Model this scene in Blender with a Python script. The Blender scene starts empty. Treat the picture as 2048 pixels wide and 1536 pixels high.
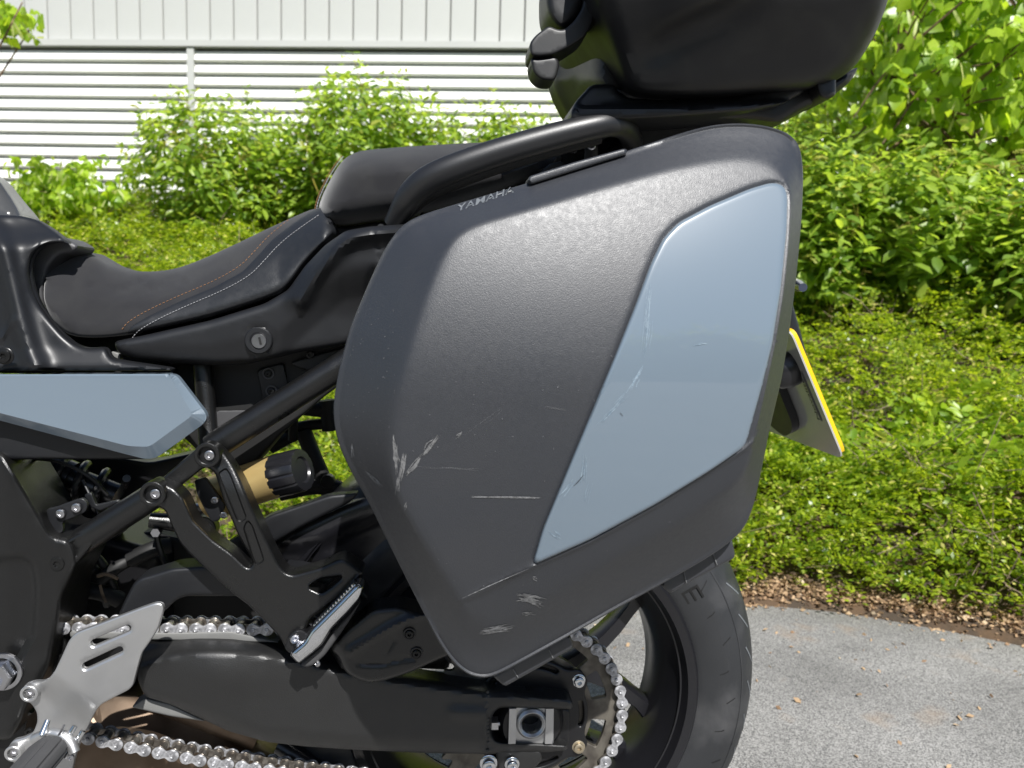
import bpy, bmesh, math, random
import numpy as np
from mathutils import Vector, Matrix, Euler
from mathutils.geometry import delaunay_2d_cdt

random.seed(7); rng = np.random.default_rng(7)
S = bpy.context.scene
COL = S.collection

# ------------------------------------------------------------------ camera, sky, sun, exposure
F_PX = 1490.0                      # focal length in pixels of a 2048 px wide frame
CAM_Z = 0.82
YAW, PITCH, ROLL = map(math.radians, (6.0, 5.8, 1.6))
FW = np.array([math.sin(YAW)*math.cos(PITCH), math.cos(YAW)*math.cos(PITCH), -math.sin(PITCH)])
R0 = np.array([math.cos(YAW), -math.sin(YAW), 0.0]); U0 = np.cross(R0, FW)
RT = math.cos(ROLL)*R0 + math.sin(ROLL)*U0
UP = -math.sin(ROLL)*R0 + math.cos(ROLL)*U0
cam_d = bpy.data.cameras.new('camera'); cam = bpy.data.objects.new('camera', cam_d); COL.objects.link(cam)
cam_d.sensor_width = 36.0; cam_d.lens = 36.0*F_PX/2048.0
cam_d.clip_start = 0.02; cam_d.clip_end = 800
cam.matrix_world = Matrix(((RT[0], UP[0], -FW[0], 0), (RT[1], UP[1], -FW[1], 0), (RT[2], UP[2], -FW[2], CAM_Z), (0, 0, 0, 1)))
cam_d.dof.use_dof = True; cam_d.dof.focus_distance = 0.74; cam_d.dof.aperture_fstop = 9.0
S.camera = cam

SUN_EL = 49.0; SUN_AZ = 168.0      # azimuth clockwise from +Y
w = bpy.data.worlds.new('World'); S.world = w; w.use_nodes = True
nt = w.node_tree; nt.nodes.clear()
sky = nt.nodes.new('ShaderNodeTexSky'); sky.sky_type = 'NISHITA'; sky.sun_disc = False
sky.sun_elevation = math.radians(SUN_EL); sky.sun_rotation = math.radians(SUN_AZ)
sky.air_density = 1.0; sky.dust_density = 0.6; sky.ozone_density = 1.0
bg = nt.nodes.new('ShaderNodeBackground'); bg.inputs['Strength'].default_value = 0.062
wo = nt.nodes.new('ShaderNodeOutputWorld')
nt.links.new(sky.outputs[0], bg.inputs[0]); nt.links.new(bg.outputs[0], wo.inputs[0])
sl = bpy.data.lights.new('sun', 'SUN'); sl.energy = 5.0; sl.angle = math.radians(0.53); sl.color = (1.0, 0.98, 0.95)
so = bpy.data.objects.new('sun', sl); COL.objects.link(so)
el, az = math.radians(SUN_EL), math.radians(SUN_AZ)
sdir = Vector((math.sin(az)*math.cos(el), math.cos(az)*math.cos(el), math.sin(el)))
so.rotation_euler = sdir.to_track_quat('Z', 'Y').to_euler(); so.location = sdir*20
S.view_settings.view_transform = 'Standard'; S.view_settings.look = 'None'
S.view_settings.exposure = 0.62; S.view_settings.gamma = 1.0; S.view_settings.use_curve_mapping = False
S.render.engine = 'CYCLES'

# ------------------------------------------------------------------ geometry helpers
def un(px, py, Y):
    """world point seen at pixel (px,py) of the 2048x1536 frame on the plane at distance Y from the lens plane"""
    px = np.asarray(px, float); py = np.asarray(py, float)
    d = FW + RT*((px-1024)/F_PX)[..., None] + UP*((768-py)/F_PX)[..., None]
    t = (np.asarray(Y, float)/d[..., 1])[..., None]
    return d*t + np.array([0, 0, CAM_Z])
def U(px, py, Y): return un(np.array(px), np.array(py), Y)
def und(px, py, D):
    """same at depth D along the optical axis"""
    d = FW + RT*(px-1024)/F_PX + UP*(768-py)/F_PX
    return d*D + np.array([0, 0, CAM_Z])
def onz(px, py, z):
    d = FW + RT*(px-1024)/F_PX + UP*(768-py)/F_PX
    return d*((z-CAM_Z)/d[2]) + np.array([0, 0, CAM_Z])
def proj(P):
    P = np.asarray(P, float) - np.array([0, 0, CAM_Z])
    D = P@FW
    return 1024+F_PX*(P@RT)/D, 768-F_PX*(P@UP)/D, D

WL = {}                                        # world location of every object
def put(o, parent=None, loc=(0, 0, 0)):
    COL.objects.link(o); WL[o.name] = np.array(loc, float)
    if parent is not None:
        o.parent = parent; o.location = Vector(np.array(loc, float)-WL[parent.name])
    else: o.location = Vector(loc)
    return o
def tag(o, label=None, cat=None, group=None, kind=None):
    if label: o['label'] = label
    if cat: o['category'] = cat
    if group: o['group'] = group
    if kind: o['kind'] = kind
    return o
def thing(name, loc, label, cat, group=None):
    return tag(put(bpy.data.objects.new(name, None), None, loc), label, cat, group)
def mesh_obj(name, V, Fs, mat, parent=None, sharp=35, recalc=True, kind=None, smooth=True, mats=None, fm=None):
    V = np.asarray(V, float)
    c = (V.min(0)+V.max(0))/2
    if parent is None: c = np.array([c[0], c[1], V[:, 2].min()])
    me = bpy.data.meshes.new(name)
    me.from_pydata((V-c).tolist(), [], [tuple(int(i) for i in f) for f in Fs])
    for m in (mats or [mat]): me.materials.append(m)
    if fm is not None: me.polygons.foreach_set('material_index', np.array(fm, dtype=np.int32))
    if recalc:
        bm = bmesh.new(); bm.from_mesh(me); bmesh.ops.recalc_face_normals(bm, faces=bm.faces); bm.to_mesh(me); bm.free()
    if smooth:
        me.polygons.foreach_set('use_smooth', np.ones(len(me.polygons), dtype=bool))
        if sharp: me.set_sharp_from_angle(angle=math.radians(sharp))
    me.update()
    o = put(bpy.data.objects.new(name, me), parent, c)
    if kind: o['kind'] = kind
    return o
def copy_of(o, parent, loc, rot=None, scale=None):
    c = o.copy(); put(c, parent, loc)
    if rot is not None: c.rotation_euler = rot
    if scale is not None: c.scale = (scale,)*3 if not hasattr(scale, '__len__') else scale
    return c

def fillet(P, r, closed=True, k=4):
    P = [np.array(p, float) for p in P]; n = len(P); out = []
    for i in range(n):
        if not closed and i in (0, n-1): out.append(P[i]); continue
        v, a, b = P[i], P[i-1], P[(i+1) % n]
        la, lb = np.linalg.norm(a-v), np.linalg.norm(b-v)
        if la < 1e-9 or lb < 1e-9: out.append(v); continue
        A = v+(a-v)*min(r, .5*la)/la; B = v+(b-v)*min(r, .5*lb)/lb
        for j in range(k+1):
            t = j/k; out.append((1-t)**2*A+2*t*(1-t)*v+t*t*B)
    return np.array(out)
def resample(P, step, closed=True, n=None):
    Q = np.vstack([P, P[:1]]) if closed else P
    L = np.r_[0, np.cumsum(np.linalg.norm(np.diff(Q, axis=0), axis=1))]
    if n is None: n = max(4, int(round(L[-1]/step)))
    t = np.linspace(0, L[-1], n+(0 if closed else 1), endpoint=not closed)
    return np.stack([np.interp(t, L, Q[:, k]) for k in range(Q.shape[1])], 1)
def inside(P, poly):
    x, y = P[:, 0], P[:, 1]; r = np.zeros(len(P), bool)
    a = poly; b = np.roll(poly, -1, 0)
    for (x1, y1), (x2, y2) in zip(a, b):
        if y1 == y2: continue
        c = ((y1 > y) != (y2 > y)) & (x < (x2-x1)*(y-y1)/(y2-y1)+x1)
        r ^= c
    return r
def dist(P, poly, closed=True):
    a = poly if closed else poly[:-1]; b = np.roll(poly, -1, 0) if closed else poly[1:]
    best = np.full(len(P), 1e9)
    for s in range(0, len(P), 4000):
        q = P[s:s+4000, None, :]; ab = (b-a)[None]
        t = np.clip(((q-a[None])*ab).sum(-1)/np.maximum((ab**2).sum(-1), 1e-12), 0, 1)
        best[s:s+4000] = np.linalg.norm(q-(a[None]+t[..., None]*ab), axis=-1).min(1)
    return best
def offs(poly, d):
    q = np.array(poly, float); tn = np.roll(q, -1, 0)-np.roll(q, 1, 0); tn /= np.maximum(np.linalg.norm(tn, axis=1, keepdims=True), 1e-9)
    q2 = q+np.stack([-tn[:, 1], tn[:, 0]], 1)*d; return np.vstack([q2, q2[:1]])
def wmap(a, b, Y): return np.stack([a, np.broadcast_to(Y, a.shape), b], -1)

def panel(name, outline, Y, thick, mat, parent=None, holes=(), bulge=.004, bw=10, step=6, g=None, r=10,
          depth=None, mapf=un, extra=None, back=True, sharp=35, backshrink=0, k=4, smooth=True, mask=None, clear=.8, follow=False):
    """solid panel: outline and holes are traced in the plane at Y, the front face is a height field over it"""
    ol = resample(fillet(outline, r, True, k), step)
    hs = [resample(fillet(h, r, True, k), step*.7) for h in holes]
    loops = [ol]+hs
    allb = lambda Q: np.min([dist(Q, l) for l in loops], axis=0)
    def ins(Q):
        m = inside(Q, ol)
        for h in hs: m &= ~inside(Q, h)
        return m
    nb = sum(len(l) for l in loops)
    pts = [l for l in loops]
    for f in (.1, .3, .6, 1.0):
        off = bw*f
        for l in loops:
            tn = np.roll(l, -1, 0)-np.roll(l, 1, 0); tn /= np.maximum(np.linalg.norm(tn, axis=1, keepdims=True), 1e-9)
            nn = np.stack([-tn[:, 1], tn[:, 0]], 1)
            for sgn in (1, -1):
                q = l+nn*off*sgn; q = q[ins(q)]
                if len(q): q = q[allb(q) > off*.93]
                if len(q): pts.append(q)
    g = g or step*1.6
    lo, hi = ol.min(0), ol.max(0)
    gx, gy = np.meshgrid(np.arange(lo[0], hi[0], g), np.arange(lo[1], hi[1], g*.87))
    gx[::2] += g/2
    q = np.stack([gx.ravel(), gy.ravel()], 1); q = q[ins(q)]
    if len(q): q = q[allb(q) > bw+g*.35]
    if len(q): pts.append(q)
    if mask is not None: pts = pts[:len(loops)]+[q_[mask(q_)] for q_ in pts[len(loops):] if len(q_)]
    cons = []; drop = []; nlo = len(loops); loose = set(range(nlo, len(pts)))
    if extra is not None:
        for e in extra:
            e = resample(np.array(e, float), step, False)
            ok = ins(e); ok &= allb(e) > step*.4
            if ok.any():
                s0 = sum(len(q) for q in pts); num = np.cumsum(ok)-1
                cons += [(s0+num[i], s0+num[i+1]) for i in range(len(e)-1) if ok[i] and ok[i+1]]
                # keep loose points off the crease so that it stays crisp
                for qi in range(nlo, len(pts)):
                    if len(pts[qi]) and qi in loose: 
                        keep = dist(pts[qi], e, False) > step*clear
                        s_before = len(pts[qi]); 
                        if keep.sum() != s_before: drop.append((qi, keep))
                pts.append(e[ok])
    if drop:
        off0 = np.cumsum([0]+[len(q) for q in pts]); gl = np.ones(off0[-1], bool)
        for qi, k_ in drop: gl[off0[qi]:off0[qi+1]] &= k_
        mpn = np.cumsum(gl)-1; P = np.vstack(pts)[gl]; cons = [(int(mpn[a]), int(mpn[b])) for a, b in cons]
    else: P = np.vstack(pts)
    sc = 1.0/max(hi-lo)
    edges = []; s = 0
    for l in loops:
        m = len(l); edges += [(s+i, s+(i+1) % m) for i in range(m)]; s += m
    vo, eo, fo, ov, oe, of = delaunay_2d_cdt([Vector(((p[0]-lo[0])*sc, (p[1]-lo[1])*sc)) for p in P], edges+cons, [], 0, 1e-6, True)
    idx = [o[0] if len(o) else -1 for o in ov]
    Q = np.array([P[i] if i >= 0 else (np.array(v)/sc+lo) for i, v in zip(idx, vo)])
    T = np.array([f for f in fo if len(f) == 3]); T = T[ins(Q[T].mean(1))]
    d = allb(Q); bi = d < 1e-3*max(hi-lo)*.02+1e-6
    prof = np.sqrt(np.clip(1-(1-np.clip(d/bw, 0, 1))**2, 0, 1))
    Yf = Y - bulge*prof
    if depth is not None: Yf = Yf + depth(Q[:, 0], Q[:, 1], d)
    Vf = mapf(Q[:, 0], Q[:, 1], Yf)
    n = len(Q); V = [Vf]; Fs = [tuple(t) for t in T]
    if follow:
        ec = {}
        for t in T:
            for a, b in ((t[0], t[1]), (t[1], t[2]), (t[2], t[0])): ec.setdefault((min(a, b), max(a, b)), []).append((a, b))
        Vq = Vf+np.array([0, thick, 0]); Fs += [tuple(n+int(x) for x in t[::-1]) for t in T]
        Fs += [(a, b, n+b, n+a) for v_ in ec.values() if len(v_) == 1 for a, b in v_]
        return mesh_obj(name, np.vstack([Vf, Vq]), Fs, mat, parent, sharp, smooth=smooth)
    ec = {}
    for t in T:
        for a, b in ((t[0], t[1]), (t[1], t[2]), (t[2], t[0])): ec.setdefault((min(a, b), max(a, b)), []).append((a, b))
    bd = [v[0] for v in ec.values() if len(v) == 1]
    Vb = Vf.copy(); Vb[:, 1] += 0
    used = sorted({i for e in bd for i in e}); mp = {i: n+j for j, i in enumerate(used)}
    bv = Vf[used].copy(); bv[:, 1] = Y+thick
    if backshrink:
        c = bv.mean(0); bv = c+(bv-c)*(1-backshrink); bv[:, 1] = Y+thick
    V.append(bv)
    Fs += [(a, b, mp[b], mp[a]) for a, b in bd]
    if back:
        b2 = {}
        # flat back from the boundary loops only
        B2 = Q[used]; bs = {i: j for j, i in enumerate(used)}
        vo2, eo2, fo2, ov2, _, _ = delaunay_2d_cdt([Vector(((p[0]-lo[0])*sc, (p[1]-lo[1])*sc)) for p in B2], [(bs[a], bs[b]) for a, b in bd], [], 0, 1e-6, True)
        ok = all(len(o) == 1 for o in ov2)
        if ok:
            T2 = np.array([f for f in fo2 if len(f) == 3]); c2 = np.array([B2[[ov2[i][0] for i in t]].mean(0) for t in T2])
            for t, m in zip(T2, ins(c2)):
                if m: Fs.append(tuple(n+ov2[i][0] for i in t[::-1]))
    return mesh_obj(name, np.vstack(V), Fs, mat, parent, sharp, smooth=smooth)

def tube_geo(P, rad, seg=14, caps=True, oval=1.0, upv=None):
    P = np.asarray(P, float); n = len(P); rad = np.broadcast_to(rad, (n,))
    T = np.gradient(P, axis=0); T /= np.linalg.norm(T, axis=1, keepdims=True)
    up = np.array(upv if upv is not None else (0, -1, 0.001), float)
    V = []; a = np.linspace(0, 2*math.pi, seg, endpoint=False)
    for i in range(n):
        if upv is None and abs(T[i]@up) > .95: up = np.array([0, 0, 1.0])
        s = np.cross(T[i], up); s /= np.linalg.norm(s); u = np.cross(s, T[i])
        V.append(P[i]+rad[i]*(np.cos(a)[:, None]*s+np.sin(a)[:, None]*u*oval))
    V = np.vstack(V); Fs = [(i*seg+j, i*seg+(j+1) % seg, (i+1)*seg+(j+1) % seg, (i+1)*seg+j) for i in range(n-1) for j in range(seg)]
    if caps: Fs += [tuple(range(seg))[::-1], tuple((n-1)*seg+j for j in range(seg))]
    return V, Fs
def smoothline(C, n=30):
    C = np.array(C, float)
    if len(C) == 2: return C[0]+(C[1]-C[0])*np.linspace(0, 1, 3)[:, None]
    return resample(fillet(C, 1e9, False, 8), 1, False, n=n)
def tube(name, ctrl, mat, parent, seg=16, n=30, oval=1.0, caps=True, sharp=40):
    """ctrl: (px,py,Y,radius)"""
    c = np.array([[*U(p[0], p[1], p[2]), p[3]] for p in ctrl]); q = smoothline(c, n)
    V, Fs = tube_geo(q[:, :3], q[:, 3], seg, caps, oval)
    return mesh_obj(name, V, Fs, mat, parent, sharp)
def wtube(name, P, rad, mat, parent, seg=12, sharp=40):
    V, Fs = tube_geo(P, rad, seg); return mesh_obj(name, V, Fs, mat, parent, sharp)
def lathe_geo(prof, seg=32, axis='Y', c=(0, 0, 0)):
    """prof: list of (radius, offset along axis); axis Y: positive offset goes away from the lens"""
    a = np.linspace(0, 2*math.pi, seg, endpoint=False); V = []
    for r, h in prof: V.append(np.stack([r*np.cos(a), np.full(seg, h), r*np.sin(a)], 1))
    V = np.vstack(V)+np.array(c); n = len(prof)
    Fs = [(i*seg+j, i*seg+(j+1) % seg, (i+1)*seg+(j+1) % seg, (i+1)*seg+j) for i in range(n-1) for j in range(seg)]
    return V, Fs
def joined(parts):
    V = []; Fs = []; o = 0
    for v, f in parts:
        V.append(np.asarray(v)); Fs += [tuple(int(i)+o for i in t) for t in f]; o += len(v)
    return np.vstack(V), Fs
def box_geo(c, s, R=None):
    c = np.array(c, float); s = np.array(s, float)/2
    v = np.array([[x, y, z] for x in (-1, 1) for y in (-1, 1) for z in (-1, 1)])*s
    if R is not None: v = v@np.array(R).T
    return v+c, [(0, 1, 3, 2), (4, 6, 7, 5), (0, 4, 5, 1), (2, 3, 7, 6), (0, 2, 6, 4), (1, 5, 7, 3)]

# ------------------------------------------------------------------ materials
def mat(name, col, rough=.5, metal=0., bump=None, var=None, coat=0., spec=.5, bump2=None, rvar=None, sheen=0., coat_r=.03):
    m = bpy.data.materials.new(name); m.use_nodes = True; n = m.node_tree; N = n.nodes; b = N['Principled BSDF']
    b.inputs['Base Color'].default_value = (*col, 1); b.inputs['Roughness'].default_value = rough
    b.inputs['Metallic'].default_value = metal; b.inputs['Coat Weight'].default_value = coat; b.inputs['Coat Roughness'].default_value = coat_r
    b.inputs['Specular IOR Level'].default_value = spec; b.inputs['Sheen Weight'].default_value = sheen
    tc = N.new('ShaderNodeTexCoord')
    def noise(sc, det=3, dist=0):
        t = N.new('ShaderNodeTexNoise'); t.inputs['Scale'].default_value = sc; t.inputs['Detail'].default_value = det
        t.inputs['Distortion'].default_value = dist
        n.links.new(tc.outputs['Object'], t.inputs['Vector']); return t
    prev = None
    for bb in (bump, bump2):
        if bb:
            t = noise(bb[0], bb[2] if len(bb) > 2 else 2); u = N.new('ShaderNodeBump'); u.inputs['Strength'].default_value = bb[1]*.38
            u.inputs['Distance'].default_value = bb[3] if len(bb) > 3 else .001
            n.links.new(t.outputs['Fac'], u.inputs['Height'])
            if prev: n.links.new(prev.outputs[0], u.inputs['Normal'])
            n.links.new(u.outputs[0], b.inputs['Normal']); prev = u
    if var:   # (scale, colour2, low, high)
        t = noise(var[0], 6, .4); rp = N.new('ShaderNodeMapRange'); rp.inputs['From Min'].default_value = var[2]; rp.inputs['From Max'].default_value = var[3]
        mx = N.new('ShaderNodeMix'); mx.data_type = 'RGBA'; mx.inputs['A'].default_value = (*col, 1); mx.inputs['B'].default_value = (*var[1], 1)
        n.links.new(t.outputs['Fac'], rp.inputs['Value']); n.links.new(rp.outputs[0], mx.inputs['Factor']); n.links.new(mx.outputs['Result'], b.inputs['Base Color'])
    if rvar:  # (scale, lo, hi)
        t = noise(rvar[0], 5, .5); rp = N.new('ShaderNodeMapRange'); rp.inputs['From Min'].default_value = .3; rp.inputs['From Max'].default_value = .7
        rp.inputs['To Min'].default_value = rvar[1]; rp.inputs['To Max'].default_value = rvar[2]
        n.links.new(t.outputs['Fac'], rp.inputs['Value']); n.links.new(rp.outputs[0], b.inputs['Roughness'])
    return m
def leafmat(name, c1, c2, c3=None, trans=.45, rough=.4, veins=False):
    m = bpy.data.materials.new(name); m.use_nodes = True; n = m.node_tree; N = n.nodes; b = N['Principled BSDF']
    g = N.new('ShaderNodeNewGeometry'); oi = N.new('ShaderNodeObjectInfo'); ad = N.new('ShaderNodeMath'); ad.operation = 'ADD'
    n.links.new(g.outputs['Random Per Island'], ad.inputs[0]); n.links.new(oi.outputs['Random'], ad.inputs[1])
    fr = N.new('ShaderNodeMath'); fr.operation = 'FRACT'; n.links.new(ad.outputs[0], fr.inputs[0])
    r = N.new('ShaderNodeValToRGB'); r.color_ramp.elements[0].color = (*c1, 1); r.color_ramp.elements[1].color = (*c2, 1)
    if c3:
        e = r.color_ramp.elements.new(.93); e.color = (*c2, 1); r.color_ramp.elements[-1].color = (*c3, 1); r.color_ramp.elements[-1].position = .97
    n.links.new(fr.outputs[0], r.inputs[0]); n.links.new(r.outputs[0], b.inputs['Base Color'])
    b.inputs['Roughness'].default_value = rough; b.inputs['Specular IOR Level'].default_value = .45
    tr = N.new('ShaderNodeBsdfTranslucent'); hs = N.new('ShaderNodeHueSaturation'); hs.inputs['Value'].default_value = 2.5; hs.inputs['Saturation'].default_value = 1.05
    hs.inputs['Hue'].default_value = .485
    n.links.new(r.outputs[0], hs.inputs['Color']); n.links.new(hs.outputs[0], tr.inputs[0])
    mx = N.new('ShaderNodeMixShader'); mx.inputs[0].default_value = trans
    n.links.new(b.outputs[0], mx.inputs[1]); n.links.new(tr.outputs[0], mx.inputs[2]); n.links.new(mx.outputs[0], N['Material Output'].inputs[0])
    return m

# ================================================================== SETTING
M = {}
def asphalt():
    m = bpy.data.materials.new('asphalt'); m.use_nodes = True; n = m.node_tree; N = n.nodes; b = N['Principled BSDF']; L = n.links.new
    tc = N.new('ShaderNodeTexCoord')
    v = N.new('ShaderNodeTexVoronoi'); v.inputs['Scale'].default_value = 450; L(tc.outputs['Object'], v.inputs['Vector'])
    r = N.new('ShaderNodeValToRGB'); r.color_ramp.elements[0].color = (.09, .088, .085, 1); r.color_ramp.elements[1].color = (.31, .302, .287, 1)
    r.color_ramp.elements[0].position = .1; r.color_ramp.elements[1].position = .85
    sx = N.new('ShaderNodeSeparateColor'); L(v.outputs['Color'], sx.inputs[0]); L(sx.outputs[0], r.inputs[0])
    g = N.new('ShaderNodeTexNoise'); g.inputs['Scale'].default_value = 3.5; g.inputs['Detail'].default_value = 8; L(tc.outputs['Object'], g.inputs['Vector'])
    mr = N.new('ShaderNodeMapRange'); mr.inputs['From Min'].default_value = .3; mr.inputs['From Max'].default_value = .7; mr.inputs['To Min'].default_value = .72; mr.inputs['To Max'].default_value = 1.2
    L(g.outputs['Fac'], mr.inputs['Value'])
    mx = N.new('ShaderNodeMix'); mx.data_type = 'RGBA'; mx.blend_type = 'MULTIPLY'; mx.inputs['Factor'].default_value = 1
    L(r.outputs[0], mx.inputs['A']); L(mr.outputs[0], mx.inputs['B'])
    # brownish worn patches
    g2 = N.new('ShaderNodeTexNoise'); g2.inputs['Scale'].default_value = 7; g2.inputs['Detail'].default_value = 5; L(tc.outputs['Object'], g2.inputs['Vector'])
    m2 = N.new('ShaderNodeMapRange'); m2.inputs['From Min'].default_value = .6; m2.inputs['From Max'].default_value = .72; m2.inputs['To Max'].default_value = .45
    L(g2.outputs['Fac'], m2.inputs['Value'])
    mb = N.new('ShaderNodeMix'); mb.data_type = 'RGBA'; mb.inputs['B'].default_value = (.24, .17, .11, 1)
    L(m2.outputs[0], mb.inputs['Factor']); L(mx.outputs['Result'], mb.inputs['A']); L(mb.outputs['Result'], b.inputs['Base Color'])
    bu = N.new('ShaderNodeBump'); bu.inputs['Strength'].default_value = .4; bu.inputs['Distance'].default_value = .0022
    L(v.outputs['Distance'], bu.inputs['Height']); L(bu.outputs[0], b.inputs['Normal']); b.inputs['Roughness'].default_value = .85
    return m
M['asphalt'] = asphalt()
M['soil'] = mat('soil', (.05, .036, .024), .95, bump=(60, .8, 6, .02), var=(9, (.09, .055, .03), .45, .65))
M['litter'] = leafmat('dry_litter', (.26, .16, .09), (.45, .32, .19), (.58, .47, .33), .15, .8)
M['twig'] = mat('dry_twig', (.26, .19, .13), .8, var=(40, (.1, .07, .05), .4, .6))
M['cover'] = leafmat('cotoneaster_leaf', (.055, .12, .009), (.34, .43, .035), (.60, .56, .18), .44, .33)
M['broad'] = leafmat('broad_young_leaf', (.11, .21, .02), (.33, .44, .05), (.45, .44, .10), .45, .36)
M['dogwood'] = leafmat('dogwood_leaf', (.08, .16, .02), (.31, .42, .055), (.30, .32, .06), .45, .38)
M['lime'] = leafmat('lime_leaf', (.13, .24, .02), (.37, .49, .05), None, .45, .32)
M['bract'] = leafmat('lime_bract', (.34, .40, .12), (.50, .52, .22), None, .45, .45)
M['umbel'] = mat('flower_buds', (.42, .40, .05), .7, bump=(300, 1, 2, .004), var=(60, (.25, .30, .04), .4, .6))
M['stem'] = mat('yellow_stem', (.33, .27, .04), .5, var=(25, (.20, .17, .04), .4, .6))
M['bark'] = mat('brown_bark', (.12, .075, .045), .85, bump=(80, .7, 5, .004), var=(20, (.22, .14, .08), .45, .6))
M['white_metal'] = mat('white_coated_metal', (.44, .445, .42), .5, bump=(2.5, .06, 3, .02), var=(1.2, (.42, .425, .40), .45, .7))
M['white_blade'] = mat('white_louvre_blade', (.80, .80, .76), .4, var=(1.0, (.74, .73, .68), .5, .75))
M['joint'] = mat('joint_grey', (.42, .42, .39), .8)

# ground sheet out to the horizon
def grid_mesh(xs, ys, fz):
    X, Y = np.meshgrid(xs, ys); Z = fz(X, Y); V = np.stack([X.ravel(), Y.ravel(), Z.ravel()], 1); nx = len(xs)
    Fs = [(j*nx+i, j*nx+i+1, (j+1)*nx+i+1, (j+1)*nx+i) for j in range(len(ys)-1) for i in range(nx-1)]
    return V, Fs
V, Fs = grid_mesh([-350, -40, -6, 6, 40, 350], [-350, -40, -5, 8, 40, 350], lambda X, Y: 0*X)
road = mesh_obj('road', V, Fs, M['asphalt'], None, recalc=False, smooth=False); tag(road, kind='structure')

EP = np.array([onz(x, y, 0) for x, y in ((-900, 1180), (300, 1190), (1290, 1207), (1480, 1203), (1600, 1212), (1750, 1232), (2048, 1290), (2600, 1420))])
EP = EP[np.argsort(EP[:, 0])]
def nz(X, Y, s, seed=0):
    return (np.sin(X*s*1.3+seed)+np.sin(Y*s*1.7+2*seed+X*s*.6)+np.sin((X+Y)*s*.9+3*seed+1.7)+np.sin((X*1.9-Y*.8)*s+seed*.7))/4
def yedge(X): return np.interp(X, EP[:, 0], EP[:, 1])+.012*nz(X, X*0, 14, 1)+.006*nz(X, X*0, 45, 2)
def bank(X, Y):
    t = Y-yedge(X)
    h = np.where(t < 0, t*.5, .012+.37*t)
    h = h+np.clip(t, 0, 1)*(.06*nz(X, Y, 3.1, 3)+.03*nz(X, Y, 9, 5))
    return np.where(h > 1.36, 1.36+.02*nz(X, Y, 3, 4), h)
xs = np.linspace(-7, 7, 141); tt = np.r_[np.linspace(-.03, .6, 22), np.linspace(.65, 9, 80)]
Xg, Tg = np.meshgrid(xs, tt); Yg = yedge(Xg)+Tg; Zg = bank(Xg, Yg)
V = np.stack([Xg.ravel(), Yg.ravel(), Zg.ravel()], 1); nx = len(xs)
Fs = [(j*nx+i, j*nx+i+1, (j+1)*nx+i+1, (j+1)*nx+i) for j in range(len(tt)-1) for i in range(nx-1)]
bk = mesh_obj('bank', V, Fs, M['soil'], None, recalc=False); tag(bk, kind='structure')

# ------------------------------------------------------------------ building
WD = 6.3; WA = math.radians(9.7)
wdir = np.array([math.cos(WA), -math.sin(WA), 0]); wn = np.array([-math.sin(WA), -math.cos(WA), 0])   # wn: towards the lens
w0 = und(620, 300, WD)
def uw(px, py):
    d = FW + RT*(px-1024)/F_PX + UP*(768-py)/F_PX; o = np.array([0, 0, CAM_Z])
    t = ((w0-o)@wn)/(d@wn); P = o+d*t
    return (P-w0)@wdir, P[2]
def wp(u, o, z): return w0*np.array([1, 1, 0])+wdir*u+wn*o+np.array([0, 0, z])
WR = np.stack([wdir, wn, np.array([0, 0, 1.0])], 1)
bl = thing('building', wp(0, 0, 0), 'white building with upright cladding above a run of horizontal ventilation louvres', 'building')
zj = uw(400, 90)[1]; du = (uw(850, 40)[0]-uw(135, 40)[0])/15.0; u0 = uw(135, 40)[0]
def wbox(name, u, o, z, su, so_, sz, m, parent): 
    v, f = box_geo(wp(u, o, z), (su, so_, sz), WR); return mesh_obj(name, v, f, m, parent, 30, smooth=False)
wbox('wall', 0, -.20, 1.9, 22, .16, 4.6, M['joint'], bl)
first = None
for k in range(-26, 34):
    u = u0+(k+.5)*du; c = wp(u, -.055, zj+1.09)
    if first is None:
        wd = du-.008; V_ = []; 
        prof = [(-wd/2, -.02), (-wd/2, .012), (-wd/2+.006, .02), (wd/2-.006, .02), (wd/2, .012), (wd/2, -.02)]
        for z in (-1.05, 1.05):
            for a, b in prof: V_.append(wp(u+a, -.055+b, zj+1.09+z))
        n6 = 6; Fq = [(i, (i+1) % n6, n6+(i+1) % n6, n6+i) for i in range(n6)]+[tuple(range(n6))[::-1], tuple(range(n6, 2*n6))]
        first = mesh_obj('cladding_panel', np.array(V_), Fq, M['white_metal'], bl, 20); base0 = WL[first.name]; uf = u
    else:
        copy_of(first, bl, base0+wdir*(u-uf))
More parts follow.
